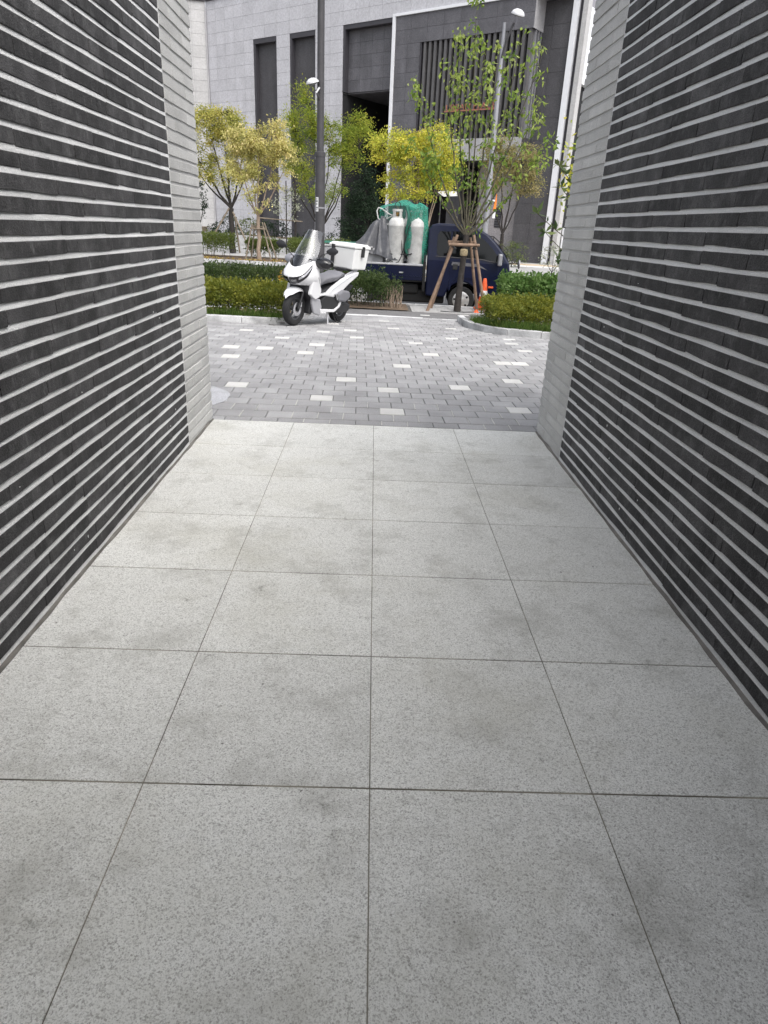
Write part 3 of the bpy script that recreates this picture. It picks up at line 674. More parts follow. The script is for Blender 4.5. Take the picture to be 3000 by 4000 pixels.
# entrance under the canopy
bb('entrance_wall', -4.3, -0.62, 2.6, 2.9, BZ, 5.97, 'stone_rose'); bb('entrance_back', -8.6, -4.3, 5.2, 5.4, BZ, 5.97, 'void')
bb('entrance_pillar', -6.6, -5.5, 1.9, 2.5, BZ, 5.97, 'stone_darker'); bb('entrance_side', -4.35, -4.29, 2.6, 5.2, BZ, 5.97, 'stone_darker')
vn = bb('vent', -2.75, -2.25, 2.55, 2.62, 1.75, 3.1, 'frame_dark')
for k in range(7): bb('vent_slat', -2.72, -2.28, 2.52, 2.55, 1.85 + k * 0.17, 1.93 + k * 0.17, 'stone_dark')
bb('notice', -1.85, -1.62, 2.56, 2.6, 1.75, 2.15, 'sticker')
bb('landing', -4.3, -1.95, 0.5, 2.6, BZ, 0.62, 'stone_rose')
for k in range(5):
    bb('step', -1.95 + 0.27 * k, -1.95 + 0.27 * (k + 1) - 0.01, 0.55, 1.39, BZ, 0.62 - 0.19 * (k + 1), 'stone_mid')
MB().prism([(-1.95, zz(0.75)), (-0.7, zz(-0.15)), (-0.7, zz(-0.3)), (-1.95, zz(0.6))], 0.44, 0.54, 'y').build('stair_cheek', 'granite_warm', bld)
rail = thing('stair_rail', bld.matrix_basis @ Vector((-1.95, 1.2, 0.3)), 'black metal handrail beside the steps at the dark entrance', 'handrail', rz=BR)
ra = MB()
P0, P1, P2 = (-1.2, 0, 1.35), (0, 0, 1.32), (1.22, 0, 0.50)
for dz in (0, -0.25, -0.45, -0.62): ra.tube([(P0[0], 0, P0[2] + dz), (P1[0], 0, P1[2] + dz), (P2[0], 0, P2[2] + dz)], 0.035 if dz == 0 else 0.022, 6)
ra.build('rail', 'black_metal', rail)
for p in (P0, P1, P2): MB().tube([(p[0], 0, p[2]), (p[0], 0, p[2] - 0.85)], 0.035, 6).build('post', 'black_metal', rail)
# lettering on the louvres
sg = thing('rusty_sign', bld.matrix_basis @ Vector((-6.0, -0.16, zz(9.02))), 'rust brown letters URBAN PLACE on a rail before the louvres', 'sign', rz=BR)
tc = bpy.data.curves.new('t', 'FONT'); tc.body = 'URBAN PLACE'; tc.size = 0.52; tc.extrude = 0.04; tc.space_character = 1.12; tc.offset = -0.004
to = bpy.data.objects.new('t', tc); COL.objects.link(to); bpy.context.view_layer.update()
dg = bpy.context.evaluated_depsgraph_get(); tm = bpy.data.meshes.new_from_object(to.evaluated_get(dg)); bpy.data.objects.remove(to)
tm.materials.clear(); tm.materials.append(MATS['rust'])
lx = max(v.co.x for v in tm.vertices); k = 3.9 / lx
tm.transform(Matrix.Diagonal((k, 1.0, 1, 1)) ); tm.transform(Matrix.Rotation(R(90), 4, 'X')); tm.transform(Matrix.Translation((0, 0, 0.06)))
obj('letters', tm, sg)
MB().box(-0.1, 4.0, -0.04, 0.04, -0.03, 0.05).build('rail', 'rust', sg)
for x in (0.3, 1.9, 3.6): MB().box(x, x + 0.06, 0.04, 0.2, -0.02, 0.04).build('bracket', 'rust', sg)

# left wing meeting the facade in an inner corner
ic = bld.matrix_basis @ Vector((-30.65, -0.02, 0))
wr = math.atan2(0.2, 0.98)
wing = thing('office_wing', (ic.x, ic.y, BZ), 'paler granite wing at the far left meeting the big facade', 'building', rz=wr)
bb('wall_core', -9.0, -0.02, 0.06, 6, BZ, TOPZ, 'granite_back', wing)
panels('granite_tile', fr(-8.8, 0.0, 7), [15.06 - 0.85 * k for k in range(-3, 19)][::-1] + [TOPZ], 0.0, 'granite_warm', wing)
bb('parapet', -9.1, 0.0, -0.15, 0.4, TOPZ, TOPZ + 0.35, 'frame_dark', wing)
bb('rain_strip', -0.14, -0.02, -0.08, 0.0, BZ, TOPZ, 'stone_mid', wing)
# low granite retaining wall in front of the left part
rw = thing('retaining_wall', (-12, 49.0, -0.486), 'low pale granite retaining wall behind the far hedge', 'wall', rz=-0.10)
for k in range(8):
    MB().box(-1.2 + k * 0.95, -1.2 + (k + 1) * 0.95 - 0.012, 0, 0.35, 0, 1.12 - 0.035 * k).build('wall_stone', 'kerb', rw)
mo = MB().add([(-26, 49.3, 0.5), (-6.2, 48.8, 0.25), (-5.6, 58, 0.3), (-26, 64, 0.6)], [(0, 1, 2, 3)]); mo.build('raised_bed', 'soil', kind='structure')
bs = thing('stone_block', (-11.9, 51.5, 0.45), 'squat tan stone block at the left end of the raised bed', 'stone block')
MB().box(-0.6, 0.0, -0.3, 0.3, -0.4, 0.45).build('block', 'wood_old', bs, bevel=0.03); MB().box(0.02, 0.6, -0.3, 0.3, -0.4, 0.40).build('block', 'load_grey', bs, bevel=0.03)

# ------------------------------------------------------------------ vegetation
def bez(a, b, c, n=7):
    a, b, c = Vector(a), Vector(b), Vector(c)
    return [a * (1 - t) ** 2 + b * 2 * t * (1 - t) + c * t * t for t in [i / n for i in range(n + 1)]]
def ell(c, r, n, shell=0.35):
    r = np.array(r) * 1.12; n = int(n * 1.25)
    p = rng.normal(size=(n, 3)); p /= np.linalg.norm(p, axis=1)[:, None]
    q = (shell + (1 - shell) * rng.random(n)) ** 0.6
    return np.array(c) + p * q[:, None] * np.array(r)
def tree(name, label, loc, trunk_h, trunk_r, limbs, blobs, leaf, bark, size, per=22, spread=0.35, cat='tree', group=None, droop=0.4, twig=0.012, szvar=0.35, lean=(0, 0), bias=None, sway=0.25):
    """limbs: list of target points; blobs: (centre, radii, clumps)"""
    t = thing(name, loc, label, cat, group)
    top = Vector((lean[0], lean[1], trunk_h))
    tr = MB(); pts = [Vector((lean[0] * s * s, lean[1] * s * s, trunk_h * s)) for s in (0, .25, .5, .75, 1.0)]
    for i in range(1, 4): pts[i] += Vector((random.uniform(-1, 1), random.uniform(-1, 1), 0)) * trunk_r * 0.4
    if trunk_h > 0.05: tr.tube(pts, [trunk_r * f for f in (1.2, 1.0, .95, .9, .85)], 9)
    nodes = []; br = MB()
    rl = trunk_r * 0.85 / max(1, len(limbs)) ** 0.42
    for L in limbs:
        L = Vector(L); d = L - top
        mid = top + Vector((d.x * 0.5 * (1 + sway), d.y * 0.5 * (1 + sway), d.z * 0.42)) + Vector((random.uniform(-1, 1), random.uniform(-1, 1), 0)) * sway * 0.35
        c = bez(top, mid, L, 9)
        for i in range(1, 9): c[i] += Vector((random.uniform(-1, 1), random.uniform(-1, 1), random.uniform(-1, 1))) * 0.012 * d.length
        br.tube(c, [rl * (1 - 0.86 * i / 9) for i in range(10)], 6)
        nodes += c[2:]
    N = np.array([tuple(p) for p in nodes]); lp = []; ld = []
    lr = []
    for c, r, k in blobs:
        cl = ell(c, r, k)
        for p in cl:
            dd = np.linalg.norm(N - p, axis=1) + 0.35 * np.maximum(0, N[:, 2] - p[2]); q = N[np.argmin(dd)]
            v = p - q; ln = np.linalg.norm(v)
            m = q + v * 0.5 + np.array([0, 0, 0.12 * ln]) + rng.normal(size=3) * 0.05 * ln
            br.tube([q, m, p], [twig, twig * 0.75, twig * 0.4], 4, cap=False)
            n = max(3, int(per * random.uniform(0.5, 1.5)))
            s = rng.random((n, 1)); pos = np.where(s < 0.55, p + rng.normal(size=(n, 3)) * spread * np.array([1, 1, .6]), m + (p - m) * rng.random((n, 1)) + rng.normal(size=(n, 3)) * spread * 0.5)
            lp.append(pos); ld.append(np.repeat(v[None] / (ln + 1e-6), n, 0))
            b0 = random.random(); lr.append(np.clip(b0 * 0.55 + 0.45 * rng.random(n), 0, 1))
    if trunk_h > 0.05: tr.build('trunk', bark, t, smooth=60)
    br.build('branches', bark, t, smooth=60, fixn=False)
    lp = np.concatenate(lp); ld = np.concatenate(ld); lr = np.concatenate(lr)
    if bias is not None: lr = np.clip(lr + bias * (lp[:, 2] - lp[:, 2].mean()) / (np.ptp(lp[:, 2]) + 1e-6), 0, 1)
    obj('crown', leaf_mesh('crown', lp, leaf, size, ld, droop, rnd=lr, szvar=szvar), t)
    return t
def hedge(name, label, x0, x1, y0, y1, h, leaf, n, size, zbase=None, bark='bark_mid', lump=0.06, group=None, cat='hedge', stemn=None, skirt=0.0, slope_top=0.0, ragged=0.0, dark=None, aim=1.0):
    yc = (y0 + y1) / 2; xc = (x0 + x1) / 2
    z0 = zg(yc) if zbase is None else zbase
    t = thing(name, (xc, yl(xc, yc) if SKEW else yc, z0), label, cat, group)
    if SKEW: t.rotation_euler.z = math.atan(SK)
    wx, wy = x1 - x0, y1 - y0
    # stems
    st = MB(); k = stemn or int(wx * 16)
    for i in range(k):
        x = random.uniform(-wx / 2, wx / 2) * 0.96; y = random.uniform(-wy / 2, wy / 2) * 0.8; hh = h * random.uniform(0.7, 0.95)
        st.tube([(x, y, -0.03), (x + random.uniform(-.05, .05), y + random.uniform(-.05, .05), hh * 0.5), (x + random.uniform(-.12, .12), y + random.uniform(-.1, .1), hh)], [0.009, 0.007, 0.003], 5, cap=False)
    st.build('stems', bark, t, fixn=False, kind='stuff')
    # foliage over a lumpy rounded volume: mostly in the outer shell, some inside
    u = rng.uniform(-1, 1, n); v = rng.uniform(-1, 1, n)
    f = lambda a, b: 0.5 * np.sin(a * 5.1 + 1.3) * np.cos(b * 4.3) + 0.3 * np.sin(a * 11.7 + b * 9.1) + 0.2 * np.sin(a * 23.0 + 2 * b)
    X = u * wx / 2; Yv = v * wy / 2
    top = h * (1 - 0.28 * np.abs(v) ** 4) + lump * f(X, Yv * 2) + ragged * np.maximum(0, rng.normal(size=n)) * 0.5 + slope_top * X
    q = rng.random(n) ** 0.38
    Z = skirt + (top - skirt) * q
    # push the sides out a little at mid height
    Yv = Yv * (1 + 0.10 * np.sin(Z / h * 3.0)) + lump * 0.6 * f(X + 3, Z * 3)
    pts = np.stack([X, Yv, Z], 1) + rng.normal(size=(n, 3)) * 0.012
    dirs = aim * np.stack([np.zeros(n), v * 0.9, q * 1.1], 1)
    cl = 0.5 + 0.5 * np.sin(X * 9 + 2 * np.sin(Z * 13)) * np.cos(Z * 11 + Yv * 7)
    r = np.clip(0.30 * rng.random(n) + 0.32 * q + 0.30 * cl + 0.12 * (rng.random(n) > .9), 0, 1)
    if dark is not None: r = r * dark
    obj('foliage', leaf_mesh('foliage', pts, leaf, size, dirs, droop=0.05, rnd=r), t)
    return t
SKEW = False
# clipped box and shrubs in the near left bed
hedge('box_hedge', 'yellow green clipped box hedge behind the kerb left of the scooter', -5.0, -1.42, 11.35, 12.6, 0.58, 'leaf_box', 26000, (0.046, 0.028), lump=0.07, ragged=.06, aim=.5)
hedge('box_hedge', 'low yellow green box shrub on the rounded bed at the right', 1.95, 4.6, 11.15, 12.7, 0.50, 'leaf_box', 24000, (0.046, 0.028), lump=0.09, ragged=.07, aim=.5)
SKEW = True
hedge('roadside_hedge', 'dark green loose hedge along the road behind the yellow green box', -9.5, -1.9, 15.75, 16.85, 0.72, 'leaf_hedge', 26000, (0.060, 0.030), lump=0.07, ragged=0.12)
hedge('roadside_hedge', 'straggly dark green bushes along the road right of the scooter', -1.7, 0.30, 15.7, 16.75, 0.72, 'leaf_hedge', 8000, (0.062, 0.030), lump=0.13, ragged=0.22, skirt=0.03, slope_top=-0.10)
hedge('twiggy_bush', 'thin bare twigged bush at the end of the roadside bushes', 0.22, 0.66, 15.9, 16.5, 0.55, 'leaf_hedge', 700, (0.045, 0.022), ragged=0.2, stemn=34, bark='bark_pale')
hedge('laurel_hedge', 'bright green leafy hedge in front of the truck nose', 2.85, 8.0, 15.65, 16.8, 0.86, 'leaf_bright', 12000, (0.10, 0.055), lump=0.07, aim=.15, ragged=.05)
SKEW = True
for i, (a, b) in enumerate(((-13.0, -7.15), (-6.65, -4.9), (-4.35, -1.2))):
    hedge('far_hedge', ['tall clipped green hedge at the far left kerb', 'broken low hedge behind the staked cream tree', 'dull green hedge across the road beside the scooter mirror'][i],
          a, b, 35.1 if i != 1 else 36.3, 36.6 if i != 1 else 37.2, (1.05, 0.85, 0.95)[i], 'leaf_far', (9000, 3000, 6000)[i], (0.10, 0.055), zbase=-0.345, lump=0.08, ragged=0.15, skirt=0.12, group='hedges on the far planting strip')
SKEW = False
# trees
tree('maple_tree', 'amber yellow tree with dark forked stems at the far left', (-8.7, 44.0, -0.45), 2.5, 0.17,
     [(-2.3, 0, 6.2), (-1.2, .5, 7.2), (-0.2, -.4, 7.4), (0.9, .3, 6.4), (1.2, -.2, 5.0), (-1.9, -.3, 4.6)],
     [((-1.5, 0, 6.7), (1.2, 1.0, 1.0), 60), ((-0.2, 0, 6.9), (1.0, 1.0, 0.8), 46), ((0.7, 0, 5.2), (0.9, 1.0, 1.2), 40), ((-1.7, 0, 4.8), (0.9, .8, 0.9), 26), ((-.2, 0, 4.2), (1.1, .8, .8), 16)], 'leaf_yellow', 'bark_dark', (0.115, 0.06), per=74, spread=0.24, twig=0.018)
tree('ash_tree', 'cream yellow tree with pale stems held by a timber stake frame', (-5.65, 35.0, -0.345), 1.95, 0.10,
     [(-1.0, 0, 4.9), (-0.4, .4, 5.6), (0.2, -.3, 5.6), (0.9, .2, 5.5), (1.4, 0, 4.5), (-0.9, .2, 3.7), (1.0, -.2, 3.6)],
     [((-0.5, 0, 5.1), (0.8, .7, 0.55), 44), ((0.5, 0, 5.0), (0.9, .7, 0.7), 50), ((1.25, 0, 4.5), (0.55, .6, 0.65), 26), ((1.0, 0, 5.75), (0.35, .3, 0.25), 7), ((-0.7, 0, 4.1), (0.6, .6, 0.7), 20), ((0.3, 0, 3.7), (0.9, .6, 0.6), 14), ((-.1, 0, 2.7), (.7, .5, .5), 7)], 'leaf_cream', 'bark_pale', (0.115, 0.055), per=56, spread=0.17, droop=1.0, twig=0.012)
tree('zelkova_tree', 'airy green tree with layered sprays behind the grey lamp post', (-3.6, 47.0, -0.45), 1.6, 0.15,
     [(-1.6, 0, 7.0), (-0.6, .5, 8.2), (0.6, 0, 7.4), (1.9, .4, 7.6), (2.4, -.3, 6.3), (-1.9, .2, 4.8), (1.5, 0, 5.0)],
     [((-1.0, 0, 7.5), (1.3, 1.0, 0.9), 56), ((1.0, 0, 6.9), (1.4, 1.0, 0.8), 52), ((2.3, 0, 7.4), (0.8, .6, 0.7), 24), ((-1.4, 0, 5.6), (1.0, .9, 1.1), 40), ((1.5, 0, 5.6), (1.1, .9, 0.7), 34), ((0, 0, 4.2), (1.5, .8, 1.0), 30), ((-1.1, 0, 9.1), (.22, .2, .6), 8)], 'leaf_green', 'bark_dark', (0.135, 0.048), per=66, spread=0.28, droop=0.1, twig=0.018)
tree('dark_shrub', 'bushy dark green shrub in front of the black gateway', (-0.75, 50.0, -0.45), 0.8, 0.09,
     [(-1.2, 0, 2.8), (0, .2, 5.0), (1.2, 0, 2.8), (0.5, 0, 4.0)],
     [((-0.2, 0, 2.0), (1.6, 1.0, 1.5), 90), ((-.1, 0, 3.6), (1.1, .8, 1.1), 60), ((0, 0, 5.0), (.35, .3, .6), 10)], 'leaf_dark', 'bark_dark', (0.13, 0.065), per=50, spread=0.25)
tree('maple_tree', 'lemon yellow many stemmed tree behind the gas cylinders', (2.35, 38.0, -0.45), 0.5, 0.14,
     [(-2.2, 0, 5.6), (-1.4, .4, 6.4), (-0.4, -.3, 6.3), (0.5, .3, 6.4), (1.2, 0, 5.9), (-1.0, .2, 4.2), (0.6, -.2, 4.0), (-.3, .3, 5.2)],
     [((-1.7, 0, 5.6), (1.2, .9, 0.8), 56), ((-0.5, 0, 5.0), (1.1, .9, 1.1), 60), ((0.5, 0, 5.6), (1.0, .9, 1.0), 60), ((1.1, 0, 4.7), (0.8, .7, 0.9), 34), ((-.8, 0, 3.8), (1.3, .8, .7), 34)], 'leaf_lime', 'bark_pale', (0.108, 0.058), per=74, spread=0.20, droop=0.5, twig=0.014)
tree('maple_tree', 'russet brown leaved tree beside the tall street lamp', (7.9, 45.0, -0.45), 1.8, 0.13,
     [(-1.2, 0, 5.6), (-.5, .3, 6.8), (.5, -.2, 6.6), (1.4, .2, 5.6), (.4, .2, 4.8)],
     [((-0.6, 0, 6.0), (1.0, .9, 1.0), 44), ((0.8, 0, 5.7), (1.1, .9, 1.0), 48), ((-1.1, 0, 4.7), (.7, .7, .6), 18), ((1.3, 0, 4.6), (.8, .7, .6), 20)], 'leaf_brown', 'bark_dark', (0.115, 0.058), per=64, spread=0.23)
tree('slim_tree', 'narrow dark leaved sapling at the left edge by the retaining wall', (-12.05, 50.0, 0.45), 0.6, 0.05,
     [(0, 0, 3.6), (-.3, 0, 2.6), (.3, 0, 2.2)], [((0, 0, 2.0), (0.45, .4, 1.3), 36), ((0, 0, 3.3), (.25, .25, .5), 10)], 'leaf_dark', 'bark_dark', (0.15, 0.07), per=14, spread=0.14)
tree('pale_shrub', 'small pale leaved sapling tied to a cane left of the lamp post', (-5.6, 45.5, -0.45), 1.6, 0.04,
     [(0, 0, 3.6), (-.6, 0, 2.8), (.6, 0, 2.9)], [((0, 0, 2.9), (0.9, .5, 0.8), 34)], 'leaf_pale', 'bark_dark', (0.13, 0.075), per=11, spread=0.16)
tree('pale_shrub', 'dry whitish twiggy shrub by the driveway at the right', (9.0, 35.8, -0.48), 0.15, 0.03,
     [(-.5, 0, 1.1), (0, 0, 1.3), (.5, 0, 1.1), (.2, .2, .9), (-.3, -.2, .8)], [((0, 0, .85), (0.65, .5, 0.55), 34)], 'leaf_pale', 'bark_dark', (0.10, 0.06), per=10, spread=0.1, cat='shrub')
tree('grey_shrub', 'round grey green shrub beyond the truck mirror', (8.3, 43.0, -0.48), 0.1, 0.03,
     [(-.6, 0, 1.0), (0, 0, 1.4), (.6, 0, 1.0), (.2, .2, 1.0)], [((0, 0, .7), (0.85, .6, 0.75), 60)], 'leaf_far', 'bark_dark', (0.10, 0.035), per=18, spread=0.12, cat='shrub')
for i, (x, y, s) in enumerate(((-10.6, 50.6, 1.0), (-9.2, 51.5, 1.1), (-7.0, 49.9, 0.95), (-4.9, 50.5, 1.2), (-2.6, 52.0, 1.3))):
    tree('dark_shrub', ['low dark shrub beside the stone block', 'low dark shrub behind the amber tree', 'round dark shrub at the right end of the retaining wall', 'dark shrub below the tall blind window', 'dark undergrowth beside the black gateway'][i],
         (x, y, 0.35 if i < 3 else -0.45), 0.1, 0.03, [(-.6, 0, .8), (0, 0, 1.1), (.6, 0, .8)], [((0, 0, .5), (1.0 * s, .6, 0.7 * s), 40)], ('leaf_dark', 'leaf_far', 'leaf_dark', 'leaf_dark', 'leaf_dark')[i], 'bark_dark', (0.13, 0.06), per=24, spread=0.16, cat='shrub', group='shrubs under the facade')
# the staked street tree in front of the truck: open vase of upright branches, leaves in tufts at the ends
def street_tree():
    loc = (1.95, 15.95, zg(15.6)); t = thing('street_tree', loc, 'sparse green street tree on a dark trunk staked in front of the truck', 'tree')
    tr = MB(); tr.tube([(-.01, 0, -0.02), (0.0, 0, .4), (.02, 0, .9), (.05, 0, 1.40), (.06, 0, 1.64)], [0.085, 0.072, 0.066, 0.066, 0.058], 12); tr.build('trunk', 'bark', t, smooth=60)
    top = Vector((.06, 0, 1.60)); br = MB(); pts = []; dirs = []; rn = []
    limbs = [(-1.15, .15, 4.35), (-.62, -.1, 4.7), (-.36, .2, 5.2), (-.12, -.1, 5.85), (.10, -.15, 5.0), (.42, .1, 5.0), (.85, .2, 5.25), (1.28, -.1, 5.15), (1.36, .15, 4.2), (1.60, 0, 3.45), (-1.10, .1, 3.25)]
    for L in limbs:
        L = Vector(L); d = L - top
        mid = top + Vector((d.x * .56, d.y * .6, d.z * .38)) + Vector((random.uniform(-.06, .06), random.uniform(-.06, .06), 0))
        c = bez(top, mid, L, 14)
        for i in range(1, 14): c[i] += Vector((random.uniform(-1, 1), random.uniform(-1, 1), 0)) * 0.018
        br.tube(c, [0.026 * (1 - 0.86 * i / 14) for i in range(15)], 6)
        # tufts on the upper part, a few leaves lower down
        for s in range(5, 15):
            f = s / 14; n = int((4 if f < .5 else 20 if f < .75 else 34) * random.uniform(.3, 1.3) * (1.15 if abs(L.x) < .6 else 0.95))
            p = c[s]
            if f > .5:
                for k in range(2):
                    e = p + Vector((random.uniform(-.17, .17), random.uniform(-.17, .17), random.uniform(-.02, .22))); br.tube([p, (p + e) / 2 + Vector((0, 0, .02)), e], [0.005, 0.004, 0.002], 4, cap=False)
                    q = np.array(e) + rng.normal(size=(n // 2, 3)) * np.array([.065, .065, .075]); pts.append(q); rn.append(np.clip(random.random() * .5 + .5 * rng.random(len(q)), 0, 1))
            else:
                q = np.array(p) + rng.normal(size=(n, 3)) * .06; pts.append(q); rn.append(rng.random(n) * .7)
    for k in range(70):        # short side twigs near the fork
        p = top + Vector((random.uniform(-.35, .45), random.uniform(-.15, .15), random.uniform(.05, 1.3))); e = p + Vector((random.uniform(-.16, .16), random.uniform(-.08, .08), random.uniform(0, .16)))
        br.tube([p, e], [0.004, 0.002], 4, cap=False)
        if random.random() < .7: pts.append(np.array([e, e, p])); rn.append(rng.random(3) * .6)
    br.build('branches', 'bark_mid', t, smooth=60, fixn=False)
    obj('crown', leaf_mesh('crown', np.concatenate(pts), 'leaf_tree', (0.105, 0.052), None, 1.15, rnd=np.concatenate(rn)), t)
street_tree()
# broadleaf sapling peeping round the right wall
def sapling():
    t = thing('broadleaf_sapling', (2.62, 8.5, 0.0), 'glossy broad leaved sapling peeping round the right wall', 'tree')
    br = MB(); pts = []; dr = []; ends = [(-.62, 0, 1.42), (-.74, .02, 1.62), (-.50, 0, 1.90), (-.57, -.02, 2.12), (-.40, .02, 2.32), (-.43, 0, 1.18), (.3, 0, 2.4), (0.1, .3, 2.6), (.5, -.1, 1.9)]
    br.tube([(0, 0, 0), (.03, 0, .8), (0, 0, 1.6), (.02, 0, 2.5)], [.03, .024, .016, .005], 7)
    for e in ends:
        e = Vector(e); q = Vector((0, 0, e.z - .45)); c = bez(q, (q + e) / 2 + Vector((0, 0, -.05)), e, 6); br.tube(c, [.009 * (1 - .1 * i) for i in range(7)], 5)
        for k in range(14):
            a = c[random.choice([3, 4, 5, 6, 6, 6])]; pts.append(tuple(a)); v = np.array([random.uniform(-1, 1), random.uniform(-1, 1), random.uniform(-.3, .9)]); dr.append(v)
    br.build('branches', 'bark_mid', t, smooth=60, fixn=False)
    obj('leaves', leaf_mesh('leaves', np.array(pts), 'leaf_glossy', (0.12, 0.046), np.array(dr), 0.0, jitter=0.5), t)
    q = np.array([-.38, 0, 2.0]) + rng.normal(size=(170, 3)) * np.array([.08, .12, .20]); obj('young_leaves', leaf_mesh('young_leaves', q, 'leaf_lime', (0.06, 0.03)), t)
sapling()
# autumn bush showing past the scooter's nose
tree('autumn_bush', 'little orange yellow autumn bush behind the scooter nose', (-1.72, 13.2, zg(13.2)), 0.05, 0.012, [(-.1, 0, .75), (.1, 0, .85), (0, .1, .7)], [((0.06, 0, .66), (0.10, .10, .10), 9)], 'leaf_orange', 'bark_dark', (0.05, 0.032), per=22, spread=0.035, cat='bush', twig=.004)
# grass along the kerbs
def grass(name, label, pts, h):
    n = len(pts); pts = np.asarray(pts)
    me = leaf_mesh(name, pts, 'leaf_grass', (h, 0.008), np.tile(np.array([[0, -.25, 1.6]]), (n, 1)), 0.0, jitter=1.0, szvar=.6)
    obj(name, me, kind='stuff', label=label, cat='grass')
gp = [(x, yl(x, 10.97) + abs(random.gauss(0, .14)), 0) for x in np.random.default_rng(3).uniform(-4.5, -1.45, 5200)]
grass('grass', 'fringe of green grass in front of the left box hedge', [(x, y, zg(y) + .03) for x, y, _ in gp], 0.15)
gq = []
for i in range(5200):
    s = random.random() * (len(curve) - 3) + 1.4; k = min(int(s), len(curve) - 2); f = s - k; a, b = curve[k], curve[k + 1]
    x = a[0] + (b[0] - a[0]) * f; y = a[1] + (b[1] - a[1]) * f; o = 0.13 + abs(random.gauss(0, .15)); nx, ny = -(b[1] - a[1]), (b[0] - a[0]); L = math.hypot(nx, ny)
    gq.append((x + nx / L * o, y + ny / L * o, zg(y) + .03))
grass('grass', 'fringe of green grass along the curved kerb at the right', gq, 0.15)
# fallen leaves on the far kerb strip
lt = np.stack([rng.uniform(-12, 2, 420), rng.uniform(33.3, 35.0, 420), np.full(420, -.335)], 1); lt[:, 1] += SK * lt[:, 0]
obj('leaf_litter', leaf_mesh('leaf_litter', lt, 'leaf_litter', (0.11, 0.08), np.tile(np.array([[1., 0, .05]]), (420, 1)), 0, jitter=.6), kind='stuff', label='yellow fallen leaves along the far kerb', cat='leaves')

